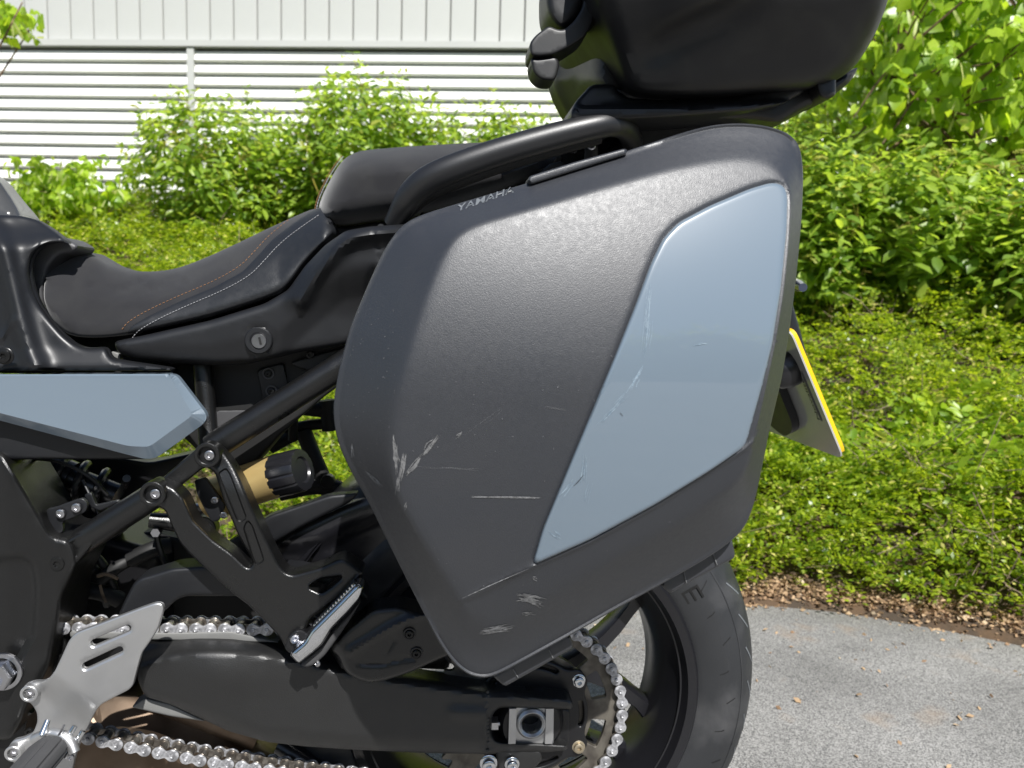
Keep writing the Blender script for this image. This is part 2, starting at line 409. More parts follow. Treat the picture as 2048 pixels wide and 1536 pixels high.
# flashing between cladding and louvres
v1, f1 = box_geo(wp(0, -.025, zj+.012), (22, .085, .05), WR); mesh_obj('flashing', v1, f1, M['white_metal'], bl, 30, smooth=False)
zs = zj-.013; pit = (uw(10, 121)[1]-uw(10, 217)[1])/4.0
bay = 3.52; up_ = uw(381, 150)[0]
sl0 = None
for b in range(-2, 3):
    ua = up_+b*bay+.032; ub = ua+bay-.064
    for r in range(20):
        zt = zs-r*pit
        if zt < .7: continue
        if sl0 is None:
            V_ = []
            pr = [(-.042, .01*pit), (-.036, .03*pit), (-.004, -pit*.72), (0, -pit*.75), (-.003, -pit*.77), (-.036, -pit*.90)]
            for uu in (ua, ub):
                for a, z in pr: V_.append(wp(uu, a, zt+z-pit*.30))
            Fq = [(i, (i+1) % 6, 6+(i+1) % 6, 6+i) for i in range(6)]+[tuple(range(6))[::-1], tuple(range(6, 12))]
            sl0 = mesh_obj('louvre_slat', np.array(V_), Fq, M['white_blade'], bl, 20); sb = WL[sl0.name]; s_ref = (ua, zt)
        else: copy_of(sl0, bl, sb+wdir*(ua-s_ref[0])+np.array([0, 0, zt-s_ref[1]]))
    wbox('louvre_post', up_+b*bay, -.03, zs-1.0, .060, .066, 2.0, M['white_metal'], bl)
    # small fixing brackets half way along each blade row
    um = ua+bay*(.62 if b else .58)

# ------------------------------------------------------------------ leaves
def leaf_geo(kind):
    if kind == 'oval':      # 8 triangles, folded along the midrib
        v = [(0, 0, 0), (.33, 0, -.03), (.70, 0, -.02), (1, 0, -.09), (.28, .19, .04), (.66, .21, .05), (.28, -.19, .04), (.66, -.21, .05)]
        f = [(0, 1, 4), (1, 2, 5, 4), (2, 3, 5), (0, 6, 1), (1, 6, 7, 2), (2, 7, 3)]
    elif kind == 'heart':
        v = [(.05, 0, 0), (.40, 0, -.04), (.72, 0, -.06), (1.05, 0, -.16), (-.03, .2, .02), (.22, .40, .04), (.60, .32, .02), (-.03, -.2, .02), (.22, -.40, .04), (.60, -.32, .02)]
        f = [(0, 1, 5, 4), (1, 2, 6, 5), (2, 3, 6), (0, 7, 8, 1), (1, 8, 9, 2), (2, 9, 3)]
    elif kind == 'small':
        v = [(0, 0, 0), (.5, .27, .05), (.5, -.27, .05), (1, 0, -.03)]
        f = [(0, 2, 1), (1, 2, 3)]
    elif kind == 'bract':
        v = [(0, 0, 0), (.3, .07, 0), (.3, -.07, 0), (.8, .08, -.08), (.8, -.08, -.08), (1, 0, -.16)]
        f = [(0, 2, 1), (1, 2, 4, 3), (3, 4, 5)]
    return np.array(v), f
def frames(dirs, nrm):
    d = dirs/np.linalg.norm(dirs, axis=1, keepdims=True)
    s = np.cross(nrm, d); s /= np.maximum(np.linalg.norm(s, axis=1, keepdims=True), 1e-6); n = np.cross(d, s)
    return np.stack([d, s, n], 2)           # columns x,y,z
def leaf_mass(name, kind, P, Rm, sc, m, parent=None, kindtag='stuff', curl=.0):
    tv, tf = leaf_geo(kind); nv = len(tv); n = len(P)
    V = np.einsum('nij,vj->nvi', Rm, tv)*sc[:, None, None]+P[:, None, :]
    V = V.reshape(-1, 3)
    c = (V.min(0)+V.max(0))/2
    if parent is None: c[2] = V[:, 2].min()
    me = bpy.data.meshes.new(name); V = V-c
    lt = np.array([len(f) for f in tf]); fl = np.concatenate([np.array(f) for f in tf])
    me.vertices.add(len(V)); me.vertices.foreach_set('co', V.ravel().astype(np.float32))
    allv = (np.arange(n)[:, None]*nv+fl[None]).ravel(); me.loops.add(len(allv)); me.loops.foreach_set('vertex_index', allv.astype(np.int32))
    tot = np.tile(lt, n); st = np.r_[0, np.cumsum(tot)[:-1]]
    me.polygons.add(len(tot)); me.polygons.foreach_set('loop_start', st.astype(np.int32)); me.polygons.foreach_set('loop_total', tot.astype(np.int32))
    me.polygons.foreach_set('use_smooth', np.ones(len(tot), bool))
    me.materials.append(m); me.update(calc_edges=True); me.validate()
    o = put(bpy.data.objects.new(name, me), parent, c)
    if kindtag: o['kind'] = kindtag
    return o
def unit(n, zmin=-1, r=rng):
    v = r.normal(size=(n, 3)); v /= np.linalg.norm(v, axis=1, keepdims=True)
    if zmin > -1: v[:, 2] = np.abs(v[:, 2])*.9+zmin
    return v

# low hedge of small leaves over the whole bank: sprigs with leaves in two rows
def sprigs(N, xr, tr, lens, leafs, nl, lift, dens=None, horiz=.5, pow_=1.0):
    X = rng.uniform(*xr, N); t = tr[0]+(tr[1]-tr[0])*rng.random(N)**pow_
    Y = yedge(X)+t; Z = bank(X, Y)
    P = np.stack([X, Y, Z], 1); px, py, D = proj(P)
    keep = (px > -1100) & (px < 3000) & (py < 1750)
    keep &= ~((px > 750) & (px < 1420) & (py < 1020) & (py > 350) & (rng.random(N) < .55))
    if dens is not None: keep &= rng.random(N) < dens(X, Y, t)
    P = P[keep]; t = t[keep]; n = len(P)
    hgt = lift(P[:, 0], P[:, 1], t)
    P[:, 2] += hgt*rng.random(n)**.6
    ax = rng.normal(size=(n, 3))*np.array([1, 1, .35]); ax[:, 1] -= .5; ax[:, 2] += .38; ax /= np.linalg.norm(ax, axis=1, keepdims=True)
    L = rng.uniform(*lens, n); k = np.arange(nl)
    base = P[:, None, :]+ax[:, None, :]*(L[:, None]*(k/nl)[None])[..., None]
    base[..., 2] -= (L[:, None]*(k/nl)[None]**2*.25)
    side = np.cross(ax, np.array([0, 0, 1.0])+rng.normal(size=(n, 3))*.35); side /= np.linalg.norm(side, axis=1, keepdims=True)
    sg = np.where(k % 2 == 0, 1, -1)[None, :, None]
    d = ax[:, None, :]*.55+side[:, None, :]*sg+rng.normal(size=(n, nl, 3))*.22
    nr = np.cross(ax, side)[:, None, :]*1.0+rng.normal(size=(n, nl, 3))*.35
    nr *= np.sign(nr[..., 2:3]+1e-6)
    sc = rng.uniform(*leafs, (n, nl))*(1+.10*np.clip(P[:, 1]-2.3, 0, 3))[:, None]
    return base.reshape(-1, 3), frames(d.reshape(-1, 3), nr.reshape(-1, 3)), sc.ravel(), P, ax, L
def lift1(X, Y, t): return (.04+.15*np.clip(t/.16, 0, 1))*(1+.5*nz(X, Y, 8, 8))
def dens1(X, Y, t): return np.clip(1.05+.8*nz(X, Y, 5.5, 11)-.55*(nz(X, Y, 4.2, 31) > .38)-.25*((t > 1.35) & (t < 2.0) & (X > .85))-.45*(t > 2.3)*(X < .3)*(nz(X, Y, 4, 3) > .1), .25, 1)
b_, r_, s_, P_, ax_, L_ = sprigs(84000, (-5.2, 5.4), (.06, 4.1), (.06, .15), (.015, .025), 12, lift1, dens1, pow_=1.25)
gc = leaf_mass('ground_cover', 'small', b_, r_, s_, M['cover']); tag(gc, 'low small-leaved green shrub cover spread over the whole bank above the road', 'ground cover')
def densb(X, Y, t): return np.clip(.1+1.6*nz(X, Y, 3.4, 21)+.4*(X > 1.0)-.9*(t < .35)-.9*(X < .2)-.8*((t > 1.2) & (X > .8)), 0, 1)
b_, r_, s_, _, _, _ = sprigs(11500, (-4.8, 5.4), (.3, 2.6), (.10, .20), (.036, .062), 8, lambda X, Y, t: .16+.08*nz(X, Y, 7, 5), densb)
gb = leaf_mass('broad_leaf_cover', 'oval', b_, r_, s_, M['broad']); tag(gb, 'broad bright green leaves growing through the low cover on the bank', 'ground cover')

# bare twigs showing between the leaves
nt_ = 4400; sel = rng.integers(0, len(P_), nt_)
patchy = np.where(nz(P_[:, 0], P_[:, 1], 4.2, 31) > .38)[0]; sel[:2200] = rng.choice(patchy, 2200); tv = []; 
for i in sel:
    a = P_[i]+rng.normal(size=3)*.02; d = ax_[i]*np.array([1, .6, 1])+rng.normal(size=3)*.4; e = a+d*rng.uniform(.05, .16); tv.append(tube_geo(np.array([a, (a+e)/2+rng.normal(size=3)*.006, e]), rng.uniform(.0007, .0016), 3, False))
v, f = joined(tv); tw = mesh_obj('twigs', v, f, M['twig'], None, kind='stuff', recalc=False); tag(tw, 'bare dry twigs sticking out of the low shrub cover', 'twigs')

# dry litter along the edge of the road
n = 21000; X = rng.uniform(-2.9, 3.2, n); t = rng.normal(.030, .026, n)+.03*nz(X, X*0, 9, 3)
stray = rng.random(n) < .045; t[stray] = -rng.random(stray.sum())**2*.8
far = rng.random(n) < .25; t[far] = rng.uniform(2.3, 3.8, far.sum()); 
Y = yedge(X)+t; Z = np.maximum(bank(X, Y), 0)+.003+rng.random(n)*.02*(t > -.01)+far*.1*rng.random(n)
okk = ~far | (nz(X, Y, 4, 3) > .15)
P = np.stack([X, Y, Z], 1)[okk]; n = len(P)
lt = leaf_mass('leaf_litter', 'small', P, frames(rng.normal(size=(n, 3))*np.array([1, 1, .35]), unit(n, .3)), rng.uniform(.006, .02, n), M['litter'])
tag(lt, 'brown dry leaf litter lying along the edge of the road', 'leaf litter')
# small stones and grit on the road
n = 260; X = rng.uniform(.3, 2.4, n); Y = rng.uniform(1.2, 2.2, n)

def shrub(name, label, cat, cpx, cpy, wpx, hpx, D, nstem, ncl, leaf, lsize, kind='oval', m='dogwood', stem='stem', base=None,
          group=None, umb=0, maxleaf=260, seed=1, per=8, bracts=0, depth=None, droop=0., rs=.006, tree=False):
    r = np.random.default_rng(seed); k = D/F_PX
    C = und(cpx, cpy, D); a = np.array([wpx*k/2, (depth or min(wpx, hpx*1.2)*k/2), hpx*k/2])
    bx = C[0] if base is None else und(base[0], base[1], D)[0]; by = C[1] if base is None else und(base[0], base[1], D)[1]
    gz = float(bank(np.array([bx]), np.array([by]))[0])
    B = np.array([bx, by, max(gz, 0)-.02])
    T = thing(name, B, label, cat, group)
    # cluster tips: mostly on the shell of an uneven ellipsoid
    u = unit(ncl, -1, r); rad = r.random(ncl)**.33
    bump = 1+.22*nz(u[:, 0], u[:, 1]+u[:, 2], 3.3, seed)+.12*nz(u[:, 0], u[:, 2], 7, seed+3)
    tips = C+u*a*(rad*bump)[:, None]
    ok = tips[:, 2] > bank(tips[:, 0], tips[:, 1])+.08; tips = tips[ok]; ncl = len(tips)
    tub = []
    stems = []
    for i in range(nstem):
        e = C+unit(1, -1, r)[0]*a*.75; e[2] = max(e[2], C[2]-.1*a[2])
        b0 = B+r.normal(size=3)*np.array([.05, .05, 0])*(0 if tree else 1)
        mid = b0*.45+e*.55+r.normal(size=3)*.06*np.array([1, 1, .2]); mid[2] += .05
        if tree: mid[2] = max(mid[2], e[2]*.7)
        c = np.array([b0, b0*.6+mid*.4+np.array([0, 0, .08]), mid, e]); q = smoothline(np.c_[c, [rs, rs*.85, rs*.6, rs*.3]], 9)
        tub.append(tube_geo(q[:, :3], q[:, 3], 6, True)); stems.append(q)
    SP = np.vstack([s[3:, :3] for s in stems])
    for tpt in tips[::3]:
        j = np.argmin(((SP-tpt)**2).sum(1)); s0 = SP[j]; q = np.array([s0, (s0+tpt)/2+r.normal(size=3)*.015, tpt])
        tub.append(tube_geo(q, np.array([rs*.35, rs*.28, rs*.18]), 4, False))
    v, f = joined(tub); mesh_obj('trunk' if tree else 'stem', v, f, M[stem], T, recalc=False)
    # leaves in pairs round each tip
    j = np.repeat(np.arange(ncl), per); o = np.tile(np.arange(per), ncl); n = len(j)
    out = (tips-C)/a; out /= np.maximum(np.linalg.norm(out, axis=1, keepdims=True), .2)
    axd = out*.6+np.array([0, 0, .9])+r.normal(size=(ncl, 3))*.35
    if droop: axd[:, 2] -= droop
    axd /= np.linalg.norm(axd, axis=1, keepdims=True)
    lv = (o//2)/max(per/2-1, 1)
    P = tips[j]-axd[j]*(lv*lsize[1]*1.3)[:, None]
    ang = (o % 2)*math.pi+(o//2)*math.pi/2+r.random(ncl)[j]*6.28+r.normal(size=n)*.35
    e1 = np.cross(axd, [0.3, .2, 1.0]); e1 /= np.linalg.norm(e1, axis=1, keepdims=True); e2 = np.cross(axd, e1)
    hd = np.cos(ang)[:, None]*e1[j]+np.sin(ang)[:, None]*e2[j]
    d = hd+axd[j]*(.55-.75*lv)[:, None]+r.normal(size=(n, 3))*.18; d[:, 2] -= droop*.9+.12
    nr = axd[j]+np.array([0, -.35, .4])+r.normal(size=(n, 3))*.35
    sc = r.uniform(*lsize, n)*(.62+.38*lv)
    Rm = frames(d, nr)
    px, py, dep = proj(P)
    vis = np.where((px > -40) & (px < 2090) & (py > -40) & (py < 1560) & ~((px > 760) & (px < 1560) & (py > 380)))[0]
    # the ones that show largest: near side of the crown
    pick = vis[np.argsort(dep[vis]-.15*r.random(len(vis)))][:maxleaf]
    rest = np.setdiff1d(np.arange(n), pick)
    tvv, tff = leaf_geo(kind)
    first = None
    for i in pick:
        R4 = Matrix(Rm[i].tolist()).to_4x4()
        if first is None:
            me = bpy.data.meshes.new('leaf'); me.from_pydata(tvv.tolist(), [], tff); me.materials.append(M[m]); me.polygons.foreach_set('use_smooth', np.ones(len(me.polygons), bool)); first = bpy.data.objects.new('leaf', me); c = first; put(c, T, P[i])
        else: c = first.copy(); put(c, T, P[i])
        c.rotation_euler = R4.to_euler(); c.scale = (sc[i],)*3
    if len(rest): leaf_mass('crown' if tree else 'foliage', kind, P[rest], Rm[rest], sc[rest], M[m], T)
    if umb:
        cand = np.where(tips[:, 2] > C[2]-a[2]*.5)[0]; cand = r.choice(cand, min(umb, len(cand)), False)
        um = None
        for i in cand:
            pos = tips[i]+axd[i]*lsize[1]*.35
            if um is None:
                pp = []
                for q in range(26):
                    rr = math.sqrt(q/26.)*1.0; an = q*2.4; cc = np.array([rr*math.cos(an), rr*math.sin(an), .35-.4*rr*rr])
                    g_ = [(0, 0, 1), (1, 0, 0), (0, 1, 0), (-1, 0, 0), (0, -1, 0), (0, 0, -1)]
                    pp.append((np.array(g_)*.17+cc, [(0, 1, 2), (0, 2, 3), (0, 3, 4), (0, 4, 1), (5, 2, 1), (5, 3, 2), (5, 4, 3), (5, 1, 4)]))
                v, f = joined(pp); me = bpy.data.meshes.new('flower_head'); me.from_pydata(v.tolist(), [], f); me.materials.append(M['umbel']); um = bpy.data.objects.new('flower_head', me); c = um; put(c, T, pos)
            else: c = um.copy(); put(c, T, pos)
            c.scale = (r.uniform(.018, .030),)*3; c.rotation_euler = (r.normal()*.3, r.normal()*.3, r.random()*6)
    if bracts:
        k_ = r.integers(0, n, bracts); nb = len(k_)
        d = np.array([0, 0, -1.0])+r.normal(size=(nb, 3))*.45
        leaf_mass('bracts', 'bract', P[k_]+r.normal(size=(nb, 3))*.02+np.array([0, -.03, 0]), frames(d, r.normal(size=(nb, 3))+np.array([0, -1, .3])), r.uniform(.06, .10, nb), M['bract'], T)
    return T

G1 = 'dogwood shrubs on the bank'
shrub('dogwood_shrub', 'low leafy shrub filling the gap between the two taller ones over the seat hump', 'shrub', 600, 370, 240, 170, 5.15, 8, 200, 'oval', (.07, .10), base=(600, 455), group=G1, umb=8, seed=61, per=8, maxleaf=150)
shrub('dogwood_shrub', 'bushy shrub with yellow stems in front of the louvres, above the rider seat', 'shrub', 455, 325, 400, 280, 5.1, 16, 560, 'oval', (.07, .105), base=(520, 450), group=G1, umb=26, seed=3, per=8)
shrub('dogwood_shrub', 'leafy shrub with a pale flower head, rising above the front end of the passenger seat', 'shrub', 740, 275, 360, 260, 5.0, 14, 480, 'oval', (.07, .105), base=(720, 450), group=G1, umb=16, seed=8, per=8)
shrub('dogwood_shrub', 'lower leafy shrub seen between the passenger seat and the top case', 'shrub', 985, 290, 360, 190, 5.0, 12, 300, 'oval', (.06, .095), base=(980, 450), group=G1, umb=14, seed=12, per=8)
shrub('dogwood_shrub', 'small low shrub shoots between the louvres and the rider seat', 'shrub', 345, 425, 150, 60, 5.0, 6, 34, 'oval', (.07, .10), base=(350, 455), group=G1, umb=3, seed=15, per=8, rs=.004)
shrub('dogwood_shrub', 'dense shrub with yellow buds right behind the rear edge of the side case', 'shrub', 1650, 450, 280, 380, 3.6, 12, 330, 'oval', (.075, .11), base=(1660, 640), group=G1, umb=30, seed=21, per=8, rs=.0055)
shrub('dogwood_shrub', 'wide shrub with bright yellow stems showing under its leaves, near the right edge', 'shrub', 1860, 430, 380, 330, 3.6, 14, 420, 'oval', (.075, .11), base=(1870, 650), group=G1, umb=34, seed=22, per=8, rs=.0055)
shrub('dogwood_shrub', 'shrub cut off by the right edge of the photo with leaves down to the cover', 'shrub', 2080, 560, 300, 470, 3.3, 12, 330, 'oval', (.075, .11), base=(2090, 720), group=G1, umb=20, seed=25, per=8, rs=.0055)
shrub('dogwood_shrub', 'taller shrub at the back, half hidden behind the top case', 'shrub', 1560, 300, 330, 330, 4.7, 10, 220, 'oval', (.07, .10), base=(1560, 560), group=G1, umb=14, seed=31, per=8, maxleaf=120)
shrub('dogwood_shrub', 'dark shrub in the shade at the back of the bank on the right', 'shrub', 1900, 470, 480, 360, 4.6, 14, 330, 'oval', (.07, .10), base=(1900, 600), group=G1, umb=0, seed=33, per=8, maxleaf=60, stem='bark')
shrub('lime_tree', 'young lime tree with large drooping leaves and pale bracts, top right corner', 'tree', 1930, 120, 560, 560, 4.0, 9, 520, 'heart', (.075, .115), 'heart', 'lime', 'bark', base=(2150, 640), bracts=420, droop=1.0, seed=41, per=6, maxleaf=300, tree=True, rs=.02)
shrub('lime_tree', 'lime tree standing further back on the right, filling the gap above the shrubs', 'tree', 1820, 150, 760, 620, 5.6, 9, 520, 'heart', (.08, .12), 'heart', 'lime', 'bark', base=(1900, 600), bracts=240, droop=1.0, seed=43, per=6, maxleaf=120, tree=True, rs=.03)
shrub('lime_tree', 'lime branch with narrow pale bracts hanging into the top left corner', 'tree', 15, 40, 150, 130, 4.2, 3, 26, 'heart', (.055, .085), 'heart', 'lime', 'bark', base=(-260, 620), bracts=40, droop=1.1, seed=51, per=6, maxleaf=300, tree=True, rs=.014)
shrub('lime_sapling', 'young lime sapling with pale bracts against the louvres behind the tank', 'tree', 130, 385, 280, 150, 4.9, 6, 150, 'heart', (.05, .08), 'heart', 'lime', 'bark', base=(90, 470), bracts=200, droop=.9, seed=55, per=6, maxleaf=300, tree=True, rs=.006)

# hedge added behind the lens, out of view, for the glossy panels to reflect
hb = thing('hedge', (0, -9, 0), 'tall green hedge added out of view, for reflections in the glossy blue-grey panels', 'hedge')
Vh, Fh = grid_mesh(np.linspace(-16, 16, 65), np.linspace(0, 1, 9), lambda X, Y: 0*X)
th = Vh[:, 1].copy(); Vh[:, 1] = -9-.9*np.cos(th*math.pi)+.25*nz(Vh[:, 0], th*4, 2.0, 2); Vh[:, 2] = np.sin(th*math.pi)*(2.6+.5*nz(Vh[:, 0], 0*th, 1.1, 7))
mesh_obj('core', Vh, Fh, M['soil'], hb)
n = 9000; X = rng.uniform(-16, 16, n); th = rng.random(n); P = np.stack([X, -9+1.05*np.cos(th*math.pi)+.25*nz(X, th*4, 2.0, 2), np.sin(th*math.pi)*(2.75+.5*nz(X, 0*th, 1.1, 7))+.15*rng.normal(size=n)], 1)
leaf_mass('foliage', 'oval', P, frames(rng.normal(size=(n, 3)), unit(n, .1)), rng.uniform(.12, .26, n), M['cover'], hb)

# ================================================================== MOTORCYCLE
M['case'] = mat('grained_grey_black_plastic', (.021, .023, .028), .48, bump=(1300, 1.0, 1, .0004), spec=.8, rvar=(260, .43, .51), var=(9, (.025, .026, .030), .4, .75))
M['plastic'] = mat('black_plastic', (.008, .0085, .010), .34, bump=(1100, .35, 2, .0005), rvar=(30, .40, .48))
M['satin'] = mat('satin_black_paint', (.009, .009, .011), .30, bump=(700, .15, 2, .0005), coat=.2, coat_r=.25)
M['topcase'] = mat('top_case_plastic', (.008, .008, .009), .44, bump=(900, .3, 2, .0005), rvar=(25, .40, .50), var=(18, (.018, .018, .017), .5, .7))
M['blue'] = mat('blue_grey_gloss_paint', (.132, .170, .208), .30, coat=1.0, coat_r=.035, var=(3, (.137, .176, .214), .4, .7))
M['rail'] = mat('rail_coating', (.009, .009, .010), .42, bump=(900, .5, 2, .0006), spec=.7)
M['cast'] = mat('rough_cast_black_metal', (.006, .006, .006), .33, .0, bump=(800, .8, 2, .0008), spec=.6, rvar=(60, .27, .34))
M['cast2'] = mat('dark_cast_frame', (.006, .006, .006), .38, .0, bump=(700, .6, 3, .001), rvar=(50, .30, .42))
M['swing'] = mat('swingarm_coating', (.009, .009, .009), .42, .0, bump=(900, .8, 2, .0008), spec=.7, rvar=(40, .42, .50))
M['vinyl'] = mat('seat_vinyl', (.012, .013, .015), .42, bump=(600, .5, 3, .0008), rvar=(120, .38, .48))
M['cloth'] = mat('seat_cloth', (.014, .014, .016), .95, bump=(1500, .6, 2, .0008), sheen=.25, spec=.2, var=(30, (.020, .020, .021), .4, .7))
M['rubber'] = mat('tyre_rubber', (.018, .019, .021), .56, bump=(300, .25, 5, .001), rvar=(18, .45, .68), var=(12, (.050, .050, .052), .5, .72))
M['peg_rubber'] = mat('peg_rubber', (.045, .045, .047), .7, bump=(300, .3, 3, .001))
M['alu'] = mat('bead_blasted_aluminium', (.52, .52, .52), .38, .85, bump=(900, .35, 2, .0006), var=(20, (.45, .45, .45), .4, .7))
M['chrome'] = mat('polished_metal', (.72, .73, .75), .16, 1.0, bump=(60, .06, 4, .002), rvar=(40, .10, .24))
M['steel'] = mat('zinc_steel', (.50, .50, .52), .28, 1.0, bump=(200, .15, 3, .001))
M['chain'] = mat('waxed_chain_plate', (.25, .25, .26), .45, .55, bump=(500, .5, 4, .001), var=(160, (.54, .54, .56), .4, .6))
M['roller'] = mat('chain_roller', (.16, .14, .12), .35, .8, bump=(300, .3, 3, .001), var=(90, (.30, .28, .25), .45, .65))
M['sprocket'] = mat('grimy_sprocket_steel', (.17, .155, .13), .5, .55, bump=(120, .3, 6, .001), var=(45, (.08, .07, .06), .42, .66), rvar=(40, .4, .62))
M['black_metal'] = mat('black_metal', (.009, .009, .010), .34, .1, bump=(500, .2, 3, .0006))
M['brass'] = mat('gold_anodised', (.70, .50, .20), .36, .6, bump=(20, .05, 2, .002), var=(12, (.62, .46, .2), .4, .7))
M['bronze'] = mat('heat_browned_steel', (.11, .075, .05), .45, .75, bump=(60, .25, 6, .002), var=(14, (.20, .15, .11), .38, .68), rvar=(20, .35, .6))
M['boltblk'] = mat('black_bolt', (.02, .02, .02), .3, .6)
M['white_thread'] = mat('white_thread', (.28, .28, .29), .8)
M['orange_thread'] = mat('orange_thread', (.20, .095, .04), .8)
M['grey_print'] = mat('pale_grey_print', (.13, .14, .15), .5)
M['scuff'] = mat('scuffed_plastic', (.10, .10, .102), .62, bump=(900, .8, 3, .001), var=(220, (.17, .17, .17), .4, .62))
M['scuff_light'] = mat('light_scrape', (.20, .20, .205), .6, var=(300, (.12, .12, .12), .45, .62))
M['scuff_paint'] = mat('scraped_paint', (.26, .33, .39), .5, var=(300, (.16, .22, .28), .45, .65))
M['yellow'] = mat('yellow_reflective', (.85, .50, .01), .4)
M['plateback'] = mat('plate_back', (.36, .36, .35), .22, coat=.6, coat_r=.1)
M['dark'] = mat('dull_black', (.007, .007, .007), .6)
M['grey'] = mat('grey_plastic', (.055, .055, .058), .5)
M['tankpaint'] = mat('tank_paint', (.05, .05, .048), .25, coat=1.0, coat_r=.04)
M['lens'] = mat('smoked_lens', (.03, .04, .07), .12, coat=1.0)
M['slider'] = mat('grey_slider', (.16, .16, .155), .5, bump=(300, .3, 3, .001))

YC = .862; CX, CZ = .1222, CAM_Z-.4925        # chain plane, axle
YW = .972                                      # middle of the wheel
moto = thing('motorcycle', (CX, YW, 0), 'black and blue-grey motorcycle standing on the asphalt, its rear half in view', 'motorcycle')
case = thing('side_case', U(960, 1357, .66), 'scuffed dark grey side case with a glossy blue-grey panel, on the motorcycle flank', 'side case')
top = thing('top_case', U(1400, 200, .97), 'black top case on the rear rack, cut off by the top edge', 'top case')

# ------------------------------------------------------------------ small hardware, shared meshes
def bolt_mesh(name, m, head=.75, socket='hex', flange=False, dome=.12):
    pr = []
    if flange: pr += [(1.35, 0), (1.35, -.12), (1.25, -.2), (1.0, -.24)]
    else: pr += [(1.0, .0)]
    b = -.24 if flange else 0
    pr += [(1.0, b-head*.8), (.97, b-head*.92), (.88, b-head), (.50, b-head-dome*.5), (.46, b-head-dome*.4)]
    V, Fs = lathe_geo(pr, 24)
    V = list(V); n0 = len(V)-24
    # six-sided socket
    for i in range(24):
        a = 2*math.pi*i/24; k = .46*math.cos(math.pi/6)/math.cos((a+math.pi/6) % (math.pi/3)-math.pi/6) if socket == 'hex' else .40+.07*math.cos(6*a)
        V.append(np.array([k*math.cos(a), b-head*.95, k*math.sin(a)]))
    n1 = len(V)-24
    for i in range(24): V.append(V[n1+i]*np.array([.95, 0, .95])+np.array([0, b-head*.35, 0]))
    n2 = len(V)-24
    Fs = list(Fs)+[(n0+i, n0+(i+1) % 24, n1+(i+1) % 24, n1+i) for i in range(24)]+[(n1+i, n1+(i+1) % 24, n2+(i+1) % 24, n2+i) for i in range(24)]
    Fs.append(tuple(n2+i for i in range(24)))
    me = bpy.data.meshes.new(name); me.from_pydata([tuple(v) for v in V], [], Fs); me.materials.append(m)
    bm = bmesh.new(); bm.from_mesh(me); bmesh.ops.recalc_face_normals(bm, faces=bm.faces); bm.to_mesh(me); bm.free()
    me.polygons.foreach_set('use_smooth', np.ones(len(me.polygons), bool)); me.set_sharp_from_angle(angle=math.radians(30))
    return me
BM = {'black': bolt_mesh('bolt', M['boltblk']), 'steel': bolt_mesh('bolt', M['steel'], .6), 'torx': bolt_mesh('bolt', M['boltblk'], .35, 'torx', True),
      'chrome': bolt_mesh('bolt', M['chrome'], .9, 'hex', True), 'brass': bolt_mesh('bolt', mat('dull_plated_steel', (.42, .36, .26), .4, .8), .7, 'hex', True)}
def bolt(px, py, Y, rpx, kind='steel', parent=None, name='bolt', tilt=(0, 0, 0)):
    o = bpy.data.objects.new(name, BM[kind]); D = proj(U(px, py, Y))[2]
    put(o, parent or moto, U(px, py, Y)); s = rpx*float(D)/F_PX; o.scale = (s, s, s); o.rotation_euler = tilt
    return o
def ring(name, px, py, Y, ro, ri, h, m, parent, seg=32, bev=.12):
    """raised ring facing the lens; radii in pixels, height h in metres"""
    c = U(px, py, Y); k = float(proj(c)[2])/F_PX; ro *= k; ri *= k; b = (ro-ri)*bev*1.5
    V, Fs = lathe_geo([(ri, h*.6), (ri, -h+b), (ri+b, -h), (ro-b, -h), (ro, -h+b), (ro, h)], seg, c=c)
    return mesh_obj(name, V, Fs, m, parent, 40)
def disc(name, px, py, Y, r, h, m, parent, seg=32):
    c = U(px, py, Y); k = float(proj(c)[2])/F_PX; r *= k
    V, Fs = lathe_geo([(r, h), (r, -h*.7), (r*.93, -h), (.0001, -h*1.02)], seg, c=c)
    return mesh_obj(name, V, Fs, m, parent, 40)
def lineprox(line, w):
    L = fillet(line, 70, False, 8)
    def f(x, y): return np.exp(-(dist(np.stack([x, y], 1), L, False)/w)**2)
    return f
def sdist(x, y, poly):
    P = np.stack([x, y], 1); poly = np.array(poly, float); d = dist(P, poly); return np.where(inside(P, poly), d, -d)
def pocket(poly, depth, edge=2.5, r=5):
    poly = resample(fillet(poly, r), 3)
    return lambda x, y: depth*np.clip(sdist(x, y, poly)/edge+.5, 0, 1)
def ss(a, b, x): t = np.clip((x-a)/(b-a), 0, 1); return t*t*(3-2*t)

# ------------------------------------------------------------------ wheel (world space)
def wl(prof, seg, c=(CX, YW, CZ)): return lathe_geo(prof, seg, c=c)
RT_ = .325
prof = []
for a in np.linspace(-1.30, 1.30, 31):
    prof.append((RT_-.088+.088*math.cos(a), .092*math.sin(a)))
pr = [(.214, -.070), (.222, -.079), (.232, -.084)]+prof+[(.232, .084), (.222, .079), (.214, .070)]
V, Fs = wl(pr, 160); tyre = mesh_obj('tyre', V, Fs, M['rubber'], None, 50)
COL.objects.unlink(tyre)                                        # re-linked below its wheel
rp = [(.205, -.070), (.222, -.074), (.2265, -.080), (.222, -.086), (.212, -.082), (.205, -.066), (.196, -.05), (.187, -.03), (.187, .03), (.196, .05), (.205, .066), (.212, .082), (.222, .086)]
V, Fs = wl(rp+[(.2265, .08), (.205, .07)], 128)
Vp = [(V, Fs)]
wheel = mesh_obj('wheel', *joined(Vp), M['satin'], moto, 40)
o = tyre; nm = WL[o.name]; put(o, wheel, nm)
